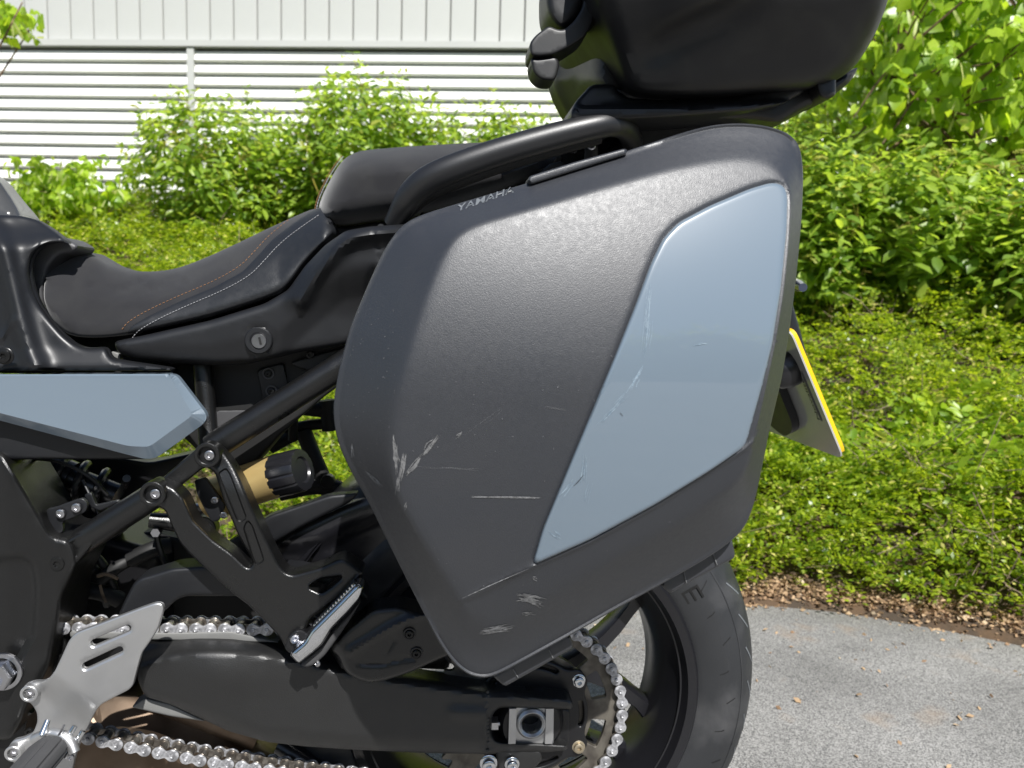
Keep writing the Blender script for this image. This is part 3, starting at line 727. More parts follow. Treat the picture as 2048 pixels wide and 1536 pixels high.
def spoke(a0, a1, r0, r1, w0_, w1_, t0=.022, t1=.016):
    n = 7; V = []; 
    for i in range(n):
        f = i/(n-1); a = math.radians(a0+(a1-a0)*f**.8); r = r0+(r1-r0)*f; wd = w0_+(w1_-w0_)*f; t = t0+(t1-t0)*f
        if i == n-1: wd *= 1.5; 
        c = np.array([CX+r*math.cos(a), YW, CZ+r*math.sin(a)]); s = np.array([-math.sin(a), 0, math.cos(a)]); y = np.array([0, 1., 0])
        for (u, v) in ((-.5, .6), (-.35, 1), (.35, 1), (.5, .6), (.5, -.6), (.35, -1), (-.35, -1), (-.5, -.6)): V.append(c+s*u*wd+y*v*t)
    Fq = [(i*8+j, i*8+(j+1) % 8, (i+1)*8+(j+1) % 8, (i+1)*8+j) for i in range(n-1) for j in range(8)]+[tuple(range(8))[::-1], tuple(range((n-1)*8, n*8))]
    return np.array(V), Fq
for k in range(5):
    base = 43.5+72*k
    v, f = joined([spoke(base-38, base-9.5, .055, .195, .030, .020), spoke(base+38, base+9.5, .055, .195, .030, .020)])
    mesh_obj('spoke', v, f, M['satin'], wheel, 40)
V, Fs = wl([(.02, -.06), (.052, -.055), (.060, -.03), (.060, .04), (.05, .06), (.02, .06)], 48); mesh_obj('hub', V, Fs, M['satin'], wheel, 40)
# sidewall marks: moulded letter, small wear notches, thin ribs
def sidewall(a, r):            # point on the left sidewall
    th = math.asin(min(1, max(-1, 0)))
    cs = (r-(RT_-.088))/.088; an = math.acos(max(-1, min(1, cs))); y = -.092*math.sin(min(an, 1.30))
    if an > 1.30: y = -.0886+ (an-1.3)*.02
    return np.array([CX+r*math.cos(a), YW+y-.0006, CZ+r*math.sin(a)])
def strip_on(a0, r0, a1, r1, w, seg=4):
    V = []; 
    for i in range(seg+1):
        f = i/seg; a = a0+(a1-a0)*f; r = r0+(r1-r0)*f
        da, dr = (a1-a0)*r, (r1-r0); L = math.hypot(da, dr); nx_, nr = -dr/L, da/L
        V += [sidewall(a-nx_*w/2/r, r-nr*w/2), sidewall(a+nx_*w/2/r, r+nr*w/2)]
    V = np.array(V); V2 = V+np.array([0, .0012, 0]); n = len(V)
    Fq = [(2*i, 2*i+1, 2*i+3, 2*i+2) for i in range(seg)]+[(n+2*i, 2*i, 2*i+2, n+2*i+2) for i in range(seg)]+[(n+2*i+1, 2*i+1, 2*i+3, n+2*i+3) for i in range(seg)]
    return np.vstack([V, V2]), Fq
pe = U(1380, 1183, .895); am = math.atan2(pe[2]-CZ, pe[0]-CX); re_ = math.hypot(pe[2]-CZ, pe[0]-CX); S_ = []
for rr in (re_-.010, re_, re_+.010): S_.append(strip_on(am-.035, rr, am+.030, rr, .0026, 8))
S_.append(strip_on(am+.030, re_-.0115, am+.030, re_+.0115, .0026, 10))
v, f = joined(S_); v = v+np.array([0, -.0012, 0]); mesh_obj('letter', v, f, M['dark'], tyre, 30)  # dull black colour stands in for the shading of the raised letter's edges
S_ = []
for i, aa in enumerate(np.radians([33, 24.5, 15.5, 6.5, -2, -11, -20])):
    S_.append(strip_on(aa, .262-.012*(i % 2), aa+.018, .275-.010*(i % 2), .0011))
v, f = joined(S_); mesh_obj('sipe', v, f, M['dark'], tyre, 30)
S_ = []
for i in range(14):
    aa = math.radians(38-9*i); S_.append(strip_on(aa, .298, aa-.10, .311, .0016, 6))
v, f = joined(S_); mesh_obj('tread_groove', v, f, M['grey_print'], tyre, 30)
for rr, w in ((.2345, .0012), (.2385, .0009), (.2865, .0013)):
    v, f = joined([strip_on(2*math.pi*i/64, rr, 2*math.pi*(i+1)/64, rr, w, 2) for i in range(64)]); mesh_obj('sidewall_rib', v, f, M['rubber'], tyre, 30)

# ------------------------------------------------------------------ sprocket and chain
def circ(r, n=60, c=(0, 0)): a = np.linspace(0, 2*math.pi, n, endpoint=False); return np.stack([c[0]+r*np.cos(a), c[1]+r*np.sin(a)], 1)
def arcslot(r0, r1, a0, a1, n=6):
    a = np.radians(np.linspace(a0, a1, n)); b = a[::-1]
    return np.vstack([np.stack([CX+r1*np.cos(a), CZ+r1*np.sin(a)], 1), np.stack([CX+r0*np.cos(b), CZ+r0*np.sin(b)], 1)])
nT = 45; RP = .1150
teeth = []
for i in range(nT):
    for f, r in ((-.5, .1085), (-.25, .1115), (-.1, .1185), (.1, .1185), (.25, .1115)):
        a = 2*math.pi*(i+f)/nT; teeth.append((CX+r*math.cos(a), CZ+r*math.sin(a)))
holes = [arcslot(.079, .098, a0, a0+22) for a0 in (-29, 11, 43, 83, 115, 155, 187, 227, 259, 299)]+[circ(.058, 48, (CX, CZ))]
spr = panel('sprocket', teeth, YC-.003, .006, M['sprocket'], moto, holes=holes, bulge=.0006, bw=.002, step=.0035, g=.006, r=.0015, mapf=wmap)
# inner carrier with five arms
car = []
for k in range(5):
    b = 38+72*k
    for da, r in ((-30, .0725), (-14, .0725), (-7, .0835), (7, .0835), (14, .0725), (30, .0725)): car.append((CX+r*math.cos(math.radians(b+da)), CZ+r*math.sin(math.radians(b+da))))
panel('sprocket_carrier', car, YC-.010, .006, M['black_metal'], spr, holes=[arcslot(.0615, .067, 2+72*k-15, 2+72*k+15) for k in range(5)]+[circ(.030, 30, (CX, CZ))], bulge=.002, bw=.003, step=.003, g=.006, r=.006, mapf=wmap)
for k in range(5):
    a = math.radians(38+72*k); P = np.array([CX+.0745*math.cos(a), YC-.011, CZ+.0725*math.sin(a)])
    o = bpy.data.objects.new('bolt', BM['brass' if k == 4 else 'chrome']); put(o, spr, P); o.scale = (.0062,)*3
V, Fs = lathe_geo([(.012, -.03), (.034, -.03), (.040, -.022), (.040, .03)], 40, c=(CX, YC, CZ)); mesh_obj('bearing_cover', V, Fs, M['black_metal'], spr, 40)

PITCH_ = .015875
pu0 = U(40, 1248, YC)[[0, 2]]; pu1 = U(520, 1252, YC)[[0, 2]]
pl0 = U(60, 1442, YC)[[0, 2]]; plm = U(304, 1492, YC)[[0, 2]]; pl1 = U(412, 1512, YC)[[0, 2]]
C2 = np.array([CX, CZ])
def tang(p, up):
    d = p-C2; L = np.linalg.norm(d); b = math.acos(RP/L); a = math.atan2(d[1], d[0]); return a-b if up else a+b
au = tang(pu1, True) % (2*math.pi); al = tang(pl1, False) % (2*math.pi)
if al > math.pi*2: al -= 2*math.pi
arc = []
a_s = au; a_e = al-2*math.pi if al > au else al
for a in np.linspace(a_s, a_e, 90): arc.append(C2+RP*np.array([math.cos(a), math.sin(a)]))
path = np.array([pu0, pu1]+arc+[pl1, plm, pl0])
Lc = np.r_[0, np.cumsum(np.linalg.norm(np.diff(path, axis=0), axis=1))]
off = .004; npin = int((Lc[-1]-off)/PITCH_); tt_ = off+np.arange(npin)*PITCH_
pins = np.stack([np.interp(tt_, Lc, path[:, 0]), np.interp(tt_, Lc, path[:, 1])], 1)
# rollers, bushes and inner plates in one continuous part
def eight(l, r, waist, n=7):
    pts = []
    for a in np.linspace(math.radians(45), math.radians(315), n*2): pts.append((r*math.cos(a), r*math.sin(a)))
    pts.append((l/2, -waist))
    for a in np.linspace(math.radians(225), math.radians(495), n*2): pts.append((l+r*math.cos(a), r*math.sin(a)))
    pts.append((l/2, waist)); return np.array(pts)
def plate_geo(l, r, waist, y0, y1, bev=.0006):
    o = eight(l, r, waist); c = np.array([l/2, 0]); n = len(o); V = []
    i_ = c+(o-c)*(1-bev/r*1.2)
    for q, y in ((o, y1), (o, y0+bev), (i_, y0)): V += [(p[0], y, p[1]) for p in q]
    Fq = [(k*n+i, k*n+(i+1) % n, (k+1)*n+(i+1) % n, (k+1)*n+i) for k in range(2) for i in range(n)]+[tuple(range(2*n, 3*n)), tuple(range(n))[::-1]]
    return np.array(V), Fq
def placed(g, p, ang, y):
    V = np.asarray(g[0]); c, s = math.cos(ang), math.sin(ang)
    return np.stack([p[0]+V[:, 0]*c-V[:, 2]*s, y+V[:, 1], p[1]+V[:, 0]*s+V[:, 2]*c], 1), g[1]
inner = []
roll = lathe_geo([(.0050, -.006), (.0050, .006)], 12); innp = plate_geo(PITCH_, .0068, .0042, -.0080, -.0060); innf = plate_geo(PITCH_, .0068, .0042, .0060, .0080)
for i in range(npin-1):
    inner.append(placed(roll, pins[i], 0, YC))
    if i % 2 == 1:
        d = pins[i+1]-pins[i]; an = math.atan2(d[1], d[0]); inner.append(placed(innp, pins[i], an, YC)); inner.append(placed(innf, pins[i], an, YC))
chain = mesh_obj('chain', *joined(inner), M['roller'], moto, 40)
lv_ = [plate_geo(PITCH_, .0073, .0040, -.0118, -.0098), plate_geo(PITCH_, .0073, .0040, .0098, .0118)]
for xx in (0, PITCH_): v, f = lathe_geo([(.0026, -.0118), (.0024, -.0134), (.0012, -.0136), (.0001, -.0128)], 12); lv_.append((v+np.array([xx, 0, 0]), f))
v, f = joined(lv_); me = bpy.data.meshes.new('link'); me.from_pydata([tuple(x) for x in v], [], f); me.materials.append(M['chain'])
bm = bmesh.new(); bm.from_mesh(me); bmesh.ops.recalc_face_normals(bm, faces=bm.faces); bm.to_mesh(me); bm.free()
me.polygons.foreach_set('use_smooth', np.ones(len(me.polygons), bool)); me.set_sharp_from_angle(angle=math.radians(35))
lk = None
for i in range(0, npin-1, 2):
    d = pins[i+1]-pins[i]; an = math.atan2(d[1], d[0])
    o = bpy.data.objects.new('link', me) if lk is None else lk.copy(); lk = lk or o
    put(o, chain, (pins[i][0], YC, pins[i][1])); o.rotation_euler = (0, -an, 0)

# ------------------------------------------------------------------ side case
OUT = [(806, 447), (850, 427), (950, 397), (1050, 368), (1160, 332), (1260, 300), (1350, 270), (1405, 254), (1450, 247), (1500, 247), (1545, 254), (1580, 268), (1600, 292), (1607, 340),
       (1604, 430), (1592, 560), (1578, 670), (1563, 760), (1540, 855), (1530, 905), (1518, 965), (1505, 1020), (1485, 1063), (1440, 1100),
       (1380, 1137), (1300, 1181), (1220, 1225), (1140, 1271), (1060, 1315), (1010, 1342), (975, 1357), (940, 1352), (910, 1330), (880, 1290), (830, 1192), (780, 1092), (735, 1000),
       (700, 940), (675, 885), (665, 825), (675, 750), (700, 655), (740, 560), (772, 492)]
RID = [(905, 478), (945, 452), (1010, 433), (1110, 404), (1220, 372), (1330, 342), (1420, 325), (1490, 318), (1545, 330), (1572, 358), (1582, 400),
       (1578, 480), (1568, 580), (1552, 680), (1535, 760), (1515, 850), (1500, 905), (1480, 960), (1420, 1003), (1330, 1060), (1240, 1110), (1150, 1160), (1080, 1205), (1020, 1245),
       (985, 1262), (955, 1245), (925, 1205), (880, 1135), (835, 1062), (800, 1000), (787, 940), (785, 870), (795, 790), (822, 690), (850, 600), (880, 525)]
CREASE = [(918, 1203), (1064, 1133), (1180, 1083), (1310, 1012), (1490, 897), (1542, 853)]
BLUE = [(1064, 1131), (1085, 1060), (1130, 952), (1180, 832), (1230, 712), (1270, 612), (1300, 530), (1325, 478), (1356, 445), (1420, 411), (1500, 377), (1545, 364), (1568, 370), (1576, 392),
        (1574, 460), (1562, 580), (1545, 690), (1520, 790), (1490, 894), (1420, 942), (1310, 1010), (1180, 1080)]
ridp = resample(fillet(RID, 30), 8); outp = resample(fillet(OUT, 30), 8); creasep = np.array(CREASE, float)
bluep = resample(fillet(BLUE, 14), 5)
YR, YP = .600, .530
def plat(x, y):
    v = YP+1.60e-7*np.clip(800-y, 0, None)**2+1.1e-7*np.clip(y-700, 0, None)**2
    v = v+3e-8*(x-1200)**2
    # below the crease the face turns under
    yc = np.interp(x, creasep[:, 0], creasep[:, 1]); below = np.clip(y-yc, 0, None)
    w = ss(895, 960, x)
    v = v+w*(.00008*below+.0020*ss(0, 10, below)-.0010*np.exp(-((y-yc)/5.0)**2))
    return v
def casedepth(x, y, d):
    P = np.stack([x, y], 1); di = dist(P, ridp); ino = inside(P, ridp)
    do = dist(P, outp)
    t = np.where(ino, 1.0, do/np.maximum(do+di, 1e-6))
    t2 = np.clip(t, 0, 1); pr = 1-(1-t2)**1.12
    # slightly rounded ridge
    soft = np.exp(-(di/9.0)**2)*.0010
    Y = YR+(plat(x, y)-YR)*pr+soft
    # thin raised lip along the rim
    Y = Y-.0012*np.exp(-((do-3)/2.5)**2)+.0015*np.exp(-((do-8)/2.5)**2)
    # recess round the painted panel
    ib = inside(P, bluep); db = dist(P, bluep)
    Y = Y+.0016*np.exp(-(db/4.5)**2)
    return Y
def facey(x, y):
    x = np.atleast_1d(np.asarray(x, float)); y = np.atleast_1d(np.asarray(y, float)); return casedepth(x, y, None)
yo = panel('shell', OUT, YR, .20, M['case'], case, bulge=0, bw=22, step=7, g=9, r=30, depth=lambda x, y, d: casedepth(x, y, d)-YR,
           extra=[np.vstack([ridp, ridp[:1]]), offs(ridp, 7), offs(ridp, -7), offs(ridp, 15), offs(ridp, -15), creasep, creasep+np.array([0, 5]), creasep+np.array([0, 12]), np.vstack([bluep, bluep[:1]]), offs(bluep, 5), offs(bluep, -5), offs(bluep, 10), offs(bluep, -10)], clear=.55, sharp=50, backshrink=.04)
# inner half of the case behind the seam
bl_ = panel('colour_panel', BLUE, .535, .07, M['blue'], case, bulge=0, bw=14, step=6, g=10, r=14, sharp=50,
            depth=lambda x, y, d: plat(x, y)-.535+.0022-.0036*np.sqrt(np.clip(1-(1-np.clip(d/6, 0, 1))**2, 0, 1))-.0015)
def on_face(name, strips, m, parent, lift=.0006, fn=None):
    """thin marks lying on the case: list of (points, width px)"""
    parts = []
    for pts, w in strips:
        q = resample(np.array(pts, float), 5, False) if len(pts) > 1 else np.array(pts, float)
        tn = np.gradient(q, axis=0); tn /= np.maximum(np.linalg.norm(tn, axis=1, keepdims=True), 1e-9); nn = np.stack([-tn[:, 1], tn[:, 0]], 1)
        ww = w*.75*np.clip(np.sin(np.linspace(.12, math.pi-.12, len(q)))**.6, .15, 1)*(1+.35*np.sin(np.arange(len(q))*2.3))
        A = q+nn*ww[:, None]/2; B = q-nn*ww[:, None]/2; C = np.vstack([A, B]); Yc = (fn or facey)(C[:, 0], C[:, 1])-lift
        n = len(q); V = un(C[:, 0], C[:, 1], Yc); parts.append((V, [(i, i+1, n+i+1, n+i) for i in range(n-1)]))
    v, f = joined(parts); return mesh_obj(name, v, f, m, parent, None, recalc=True)
r5 = np.random.default_rng(5)
def scr(a, b, w, n, sp, jit=6):
    out_ = []
    a = np.array(a, float); b = np.array(b, float)
    for i in range(n):
        o_ = r5.normal(size=2)*sp; l = r5.uniform(.25, 1.0); s0 = r5.uniform(0, 1-l); p = a+(b-a)*s0+o_; q = a+(b-a)*(s0+l)+o_+r5.normal(size=2)*jit*.3; m_ = (p+q)/2+r5.normal(size=2)*jit*.3
        out_.append(([p, m_, q], r5.uniform(.5, 1)*w))
    return out_
st = scr((787, 868), (796, 950), 3.2, 11, 2.8)+scr((808, 905), (798, 965), 3.2, 9, 2.6)+scr((796, 955), (793, 985), 4, 9, 2.2)+scr((878, 870), (846, 912), 3.6, 10, 2.2)+scr((846, 910), (812, 952), 3.6, 9, 2.6)
st += scr((925, 862), (908, 878), 2, 3, 1)+scr((815, 1004), (808, 1018), 3, 3, 1)+scr((1035, 1197), (1090, 1203), 3.6, 14, 4)+scr((1042, 1190), (1085, 1208), 3.6, 10, 4)+scr((1045, 1226), (1068, 1228), 2.4, 6, 2)
tag(on_face('scuff_mark', st, M['scuff'], yo), kind='stuff')
st = scr((940, 994), (1080, 996), 1.6, 16, .8, 2)+scr((960, 1264), (1018, 1254), 2.2, 26, 3.6, 5)+scr((704, 888), (705, 912), 1.8, 8, 1.6)+scr((728, 940), (765, 973), 1.3, 9, 1.5)+scr((1066, 1156), (1074, 1158), 2.4, 4, 1)+scr((690, 632), (830, 640), .8, 0, 1)
for _ in range(90):
    a = np.array([r5.uniform(700, 1400), r5.uniform(480, 1180)]); 
    if not inside(a[None], ridp)[0] or inside(a[None], bluep)[0]: a = np.array([r5.uniform(690, 790), r5.uniform(620, 960)])
    if inside(a[None], outp)[0] and not inside(a[None], bluep)[0]: st.append(([a, a+r5.normal(size=2)*2.0], 1.0))
st += scr((810, 930), (960, 935), .45, 4, 3)+scr((920, 880), (1010, 815), .4, 2, 2)+scr((1085, 815), (1150, 820), .5, 2, 2)
st += [([(924, 1197), (980, 1171), (1058, 1137)], 1.8)]
tag(on_face('scrape', st, M['scuff_light'], yo), kind='stuff')
bf = lambda x, y: plat(np.asarray(x), np.asarray(y))-.0075
bd = lambda x, y: plat(x, y)+.0022-.0036*np.sqrt(np.clip(1-(1-np.clip(sdist(x, y, bluep)/6, 0, 1))**2, 0, 1))-.0015
st = scr((1305, 570), (1290, 720), 1.3, 7, 4, 8)+scr((1290, 730), (1255, 790), 1.6, 8, 3, 6)+scr((1250, 790), (1195, 850), 1.3, 7, 3, 5)+scr((1170, 905), (1165, 965), 1.5, 6, 3, 4)+scr((1185, 960), (1175, 1010), 1.1, 3, 3, 4)
st += scr((1100, 1060), (1125, 1075), 1.3, 8, 4, 4)+scr((1385, 690), (1412, 686), 1.5, 5, 1.5, 3)+scr((1150, 960), (1120, 1000), 1.4, 6, 3, 4)
tag(on_face('paint_scratch', st, M['scuff_paint'], bl_, .0004, bd), kind='stuff')
on_face('paint_crack', [([(1167, 950), (1155, 965), (1147, 972)], 1.5), ([(1240, 825), (1246, 832)], 1.4)], M['dark'], bl_, .0006, bd)
# lettering on the upper slope
fc = bpy.data.curves.new('lettering', 'FONT'); fc.body = 'YAMAHA'; fc.size = 1; fc.space_character = 1.05; fc.offset = .012
fo_ = bpy.data.objects.new('tmp', fc); COL.objects.link(fo_); bpy.context.view_layer.update()
tm = bpy.data.meshes.new_from_object(fo_.evaluated_get(bpy.context.evaluated_depsgraph_get())); bpy.data.objects.remove(fo_)
tv_ = np.array([v.co[:] for v in tm.vertices]); tf_ = [tuple(p.vertices) for p in tm.polygons]
tv_[:, 0] /= tv_[:, 0].max(); tv_[:, 1] /= tv_[:, 1].max()
qx = 914+tv_[:, 0]*114; qy = 423-tv_[:, 0]*39-tv_[:, 1]*13; qx = qx+tv_[:, 1]*2
mesh_obj('lettering', un(qx, qy, facey(qx, qy)-.0009), tf_, M['grey_print'], yo, None, smooth=False)
# strip on the upper seam, hinge flaps below
panel('latch_strip', [(1054, 366), (1058, 353), (1150, 324), (1248, 297), (1256, 300), (1253, 309), (1160, 338), (1062, 369)], .594, .02, M['case'], case, bulge=.003, bw=4, step=5, r=5)
for pts in ([(985, 1352), (1010, 1373), (1080, 1334), (1143, 1297), (1146, 1290), (1140, 1268), (1060, 1310)], [(1318, 1168), (1340, 1187), (1400, 1153), (1470, 1115), (1469, 1102), (1463, 1076), (1400, 1115)]):
    fl = panel('hinge_flap', pts, .625, .05, M['case'], case, bulge=.004, bw=5, step=6, r=5)
    a, b = np.array(pts[2], float), np.array(pts[3], float)
v_ = [([(1026, 1338), (1036, 1355)], 1.6), ([(1098, 1300), (1106, 1316)], 1.6), ([(1368, 1144), (1373, 1166)], 1.8), ([(1426, 1106), (1434, 1130)], 1.8)]
parts = []
for pts, w in v_:
    P0, P1 = U(*pts[0], .6195), U(*pts[1], .6195); parts.append(tube_geo(np.array([P0, (P0+P1)/2, P1]), w*.0003, 5))
mesh_obj('flap_seam', *joined(parts), M['scuff'], case, 40)

# ------------------------------------------------------------------ top case and rack
TB = [(1180, -10), (1200, 40), (1222, 100), (1240, 150), (1258, 182), (1290, 190), (1360, 192), (1450, 190), (1540, 182), (1610, 176), (1665, 166), (1705, 140), (1733, 100), (1757, 55), (1777, 0), (1788, -60), (1790, -180), (1760, -300), (1650, -390), (1400, -410), (1250, -380), (1180, -250), (1165, -120)]
tbp = resample(fillet(TB, 30), 8)
def tbd(x, y, d):
    v = -.060*ss(-60, 190, -y+130) # leans out towards the top
    v = v+.012*np.exp(-((y-(-.42*(x-1300)+100))/38)**2)*ss(1240, 1330, x)*ss(1560, 1440, x)
    v = v-.010*ss(0, 40, -(y-(-.38*(x-1400)+40)))*ss(1280, 1420, x)
    v = v+.010*ss(1640, 1760, x)*ss(-60, 140, y)
    return v
sh = panel('lower_shell', TB, .80, .20, M['topcase'], top, bulge=.030, bw=42, step=8, g=12, r=30, depth=tbd, backshrink=.05)
panel('front_face', [(1120, -100), (1112, 60), (1104, 120), (1102, 160), (1112, 192), (1142, 246), (1180, 250), (1250, 190), (1240, 60), (1190, -80)], 1.0, .03, M['topcase'], top, bulge=.02, bw=14, step=8, g=12, r=20,
      depth=lambda x, y, d: .006*lineprox([(1215, 30), (1200, 90), (1170, 140), (1145, 175)], 3.5)(x, y)-.16*ss(0, 110, x-np.interp(y, [-100, 60, 160, 246], [1120, 1106, 1102, 1142])))
panel('base_tray', [(1200, 170), (1500, 180), (1640, 172), (1720, 130), (1700, 165), (1660, 196), (1600, 222), (1560, 248), (1500, 240), (1300, 235)], .83, .14, M['topcase'], top, bulge=.015, bw=16, step=8, r=14)
panel('lid_hinge_cover', [(1092, -60), (1091, 0), (1094, 23), (1104, 44), (1122, 59), (1145, 46), (1163, 18), (1172, -10), (1178, -60)], .79, .05, M['topcase'], top, bulge=.012, bw=16, step=6, r=24)
panel('latch', [(1059, 86), (1072, 70), (1098, 51), (1114, 59), (1128, 60), (1148, 42), (1164, 16), (1172, -20), (1192, -20), (1192, 20), (1184, 50), (1168, 74), (1138, 94), (1108, 109), (1080, 113), (1061, 111)], .775, .04, M['topcase'], top, bulge=.003, bw=5, step=4, r=8)
panel('latch_lever', [(1060, 116), (1080, 117), (1112, 112), (1120, 126), (1114, 150), (1108, 162), (1082, 160), (1066, 146)], .78, .03, M['topcase'], top, bulge=.004, bw=6, step=4, r=9)
panel('foot', [(1628, 158), (1672, 150), (1672, 190), (1656, 200), (1638, 196), (1632, 180)], .80, .05, M['topcase'], top, bulge=.010, bw=10, step=5, r=7)
rack = panel('luggage_rack', [(1140, 246), (1141, 222), (1150, 204), (1182, 169), (1230, 168), (1236, 186), (1256, 196), (1320, 200), (1400, 196), (1470, 194), (1560, 176), (1600, 169), (1611, 176), (1606, 187), (1560, 210), (1500, 222), (1400, 230), (1300, 237), (1235, 240), (1230, 262), (1180, 262)], .815, .10, M['plastic'], moto,
      bulge=.008, bw=10, step=6, r=10, depth=lambda x, y, d: -.014*ss(204, 216, y+.03*(x-1300))*ss(60, 0, np.abs(y-225)))
panel('rack_underside', [(1235, 232), (1400, 226), (1560, 206), (1592, 214), (1560, 238), (1500, 262), (1440, 300), (1300, 330), (1250, 300)], .87, .20, M['dark'], moto, bulge=.006, bw=10, step=8, r=8)
panel('rack_bracket', [(1556, 214), (1594, 206), (1592, 218), (1556, 236), (1552, 228)], .85, .02, M['plastic'], moto, bulge=.003, bw=4, step=4, r=3)

# ------------------------------------------------------------------ number plate
pA, pB = U(1580, 662, .862), U(1686, 918, .862)
rdir = (pB-pA); rdir[1] = 0; hgt = np.linalg.norm(rdir); rdir /= hgt; pn = np.array([rdir[2], 0, -rdir[0]])   # normal of the plate, rearwards
if pn[0] < 0: pn = -pn
def pmap(a, b, Y): a = np.asarray(a); b = np.asarray(b); return pA+rdir*b[..., None]*1.0+np.array([0, 1., 0])*a[..., None]+pn*np.asarray(np.broadcast_to(Y, a.shape))[..., None]
def slab(name, poly, y0, y1, m, parent, r=.012, holes=()):
    o_ = resample(fillet(poly, r), .006); n = len(o_); V = np.vstack([pmap(o_[:, 0], o_[:, 1], y0), pmap(o_[:, 0], o_[:, 1], y1)])
    return mesh_obj(name, V, [(i, (i+1) % n, n+(i+1) % n, n+i) for i in range(n)]+[tuple(range(n))[::-1], tuple(range(n, 2*n))], m, parent, 30)
pw = .229
npz = slab('number_plate', [(0, 0), (pw, 0), (pw, hgt), (0, hgt)], 0, .0022, M['plateback'], moto)
slab('reflective_face', [(0, 0), (pw, 0), (pw, hgt-.004), (0, hgt-.004)], .0023, .0070, M['yellow'], npz)
bw_ = M['dark']
slab('plate_holder', [(.075, .050), (.09, .030), (.16, .030), (.18, .05), (.17, .145), (.125, .165), (.078, .142)], -.012, -.001, M['plastic'], moto, .02)
V, Fs = lathe_geo([(.001, -.030), (.007, -.030), (.012, -.025), (.015, -.012), (.015, 0)], 24); 
c_ = pmap(np.array([.032]), np.array([.052]), 0)[0]; V = np.array([c_+pn*v[1]*1.0+np.array([0, 1, 0])*v[0]+rdir*v[2]*1.5 for v in V]); mesh_obj('plate_mount', V, Fs, M['satin'], moto, 40)
fc = bpy.data.curves.new('maker', 'FONT'); fc.body = 'Novalite'; fc.size = 1
fo_ = bpy.data.objects.new('tmp', fc); COL.objects.link(fo_); bpy.context.view_layer.update()
tm = bpy.data.meshes.new_from_object(fo_.evaluated_get(bpy.context.evaluated_depsgraph_get())); bpy.data.objects.remove(fo_)
tv_ = np.array([v.co[:] for v in tm.vertices]); tf_ = [tuple(p.vertices) for p in tm.polygons]; tv_[:, 0] /= tv_[:, 0].max(); tv_[:, 1] /= tv_[:, 1].max()
mesh_obj('lettering', pmap(.018+tv_[:, 1]*.006, .125-tv_[:, 0]*.06, np.full(len(tv_), -.0006)), tf_, M['dark'], npz, None, smooth=False)
for a0 in (.012, .015): slab('print_line', [(a0, .055), (a0+.0008, .055), (a0+.0008, .125), (a0, .125)], -.0006, -.0001, M['grey'], npz, .0002)
tube('turn_signal', [(1590, 566, .90, .008), (1600, 571, .86, .008), (1606, 575, .84, .005)], M['lens'], moto, 16, 8)

# ------------------------------------------------------------------ seats, rail, tail
def stitch(name, line, n, ln, w, m, parent, fn):
    L = resample(fillet(line, 60, False, 8), 1, False, n=n*3); parts = []
    for i in range(n):
        a, b = L[i*3], L[min(i*3+2, len(L)-1)]; c = (a+b)/2; d = (b-a); d /= max(np.linalg.norm(d), 1e-6); a, b = c-d*ln/2, c+d*ln/2
        Pa = U(a[0], a[1], fn(a[0], a[1])-.0006); Pb = U(b[0], b[1], fn(b[0], b[1])-.0006); Pm = (Pa+Pb)/2+np.array([0, -.0004, 0])
        parts.append(tube_geo(np.array([Pa, Pm, Pb]), w, 5))
    return mesh_obj(name, *joined(parts), m, parent, 60)
SEAT = [(172, 502), (140, 502), (112, 517), (93, 545), (86, 585), (92, 618), (104, 642), (125, 663), (152, 674), (200, 676), (250, 670), (330, 652), (420, 632), (500, 607), (560, 586), (583, 562), (603, 532), (628, 503), (655, 477), (670, 462), (662, 440), (640, 412), (600, 428), (540, 455), (480, 484), (420, 512), (360, 536), (310, 544), (260, 542), (222, 532), (195, 516)]
seatp = resample(fillet(SEAT, 60), 6)
g1 = lineprox([(180, 570), (205, 580), (235, 582), (262, 572), (285, 560), (300, 555)], 2.2); g2 = lineprox([(300, 575), (330, 571), (370, 562), (420, 545), (460, 525)], 2.2); g3 = lineprox([(283, 565), (286, 575), (300, 577)], 2.2)
SEAM = [(250, 668), (262, 652), (300, 630), (360, 602), (430, 573), (485, 543), (512, 515), (545, 478), (585, 447), (625, 420), (640, 412)]
def seaty(x, y):
    x = np.atleast_1d(np.asarray(x, float)); y = np.atleast_1d(np.asarray(y, float)); d = np.maximum(sdist(x, y, seatp), 0)
    p1 = np.sqrt(np.clip(1-(1-np.clip(d/26, 0, 1))**2, 0, 1)); p2 = ss(0, 85, d)
    # the crown of the seat rises away from the lens towards the upper outline
    top_ = np.interp(x, [90, 172, 222, 260, 310, 360, 420, 480, 540, 600, 640], [520, 502, 532, 542, 544, 536, 512, 484, 455, 428, 412])
    bot_ = np.interp(x, [90, 150, 250, 330, 420, 500, 560, 600, 650], [600, 674, 670, 652, 632, 607, 586, 540, 480])
    f = np.clip((y-top_)/np.maximum(bot_-top_, 20), 0, 1)
    base = .925-.085*f**.55
    return base-.012*p1*0-.006*p2+.012*(1-p1)*(f > .5)+.0018*(g1(x, y)+g2(x, y)+g3(x, y))
seat = panel('rider_seat', SEAT, .955, .04, M['cloth'], moto, bulge=0, bw=24, step=6, g=8, r=60, depth=lambda x, y, d: seaty(x, y)-.955, follow=True, sharp=60,
             extra=[[(180, 570), (235, 582), (285, 560)], [(300, 575), (370, 562), (460, 525)]])
SIDE = [(251, 669), (262, 652), (300, 630), (360, 602), (430, 573), (485, 543), (512, 515), (545, 478), (585, 447), (625, 420), (641, 413), (663, 440), (671, 462), (655, 479), (628, 505), (603, 534), (583, 564), (560, 588), (500, 609), (420, 634), (330, 654)]
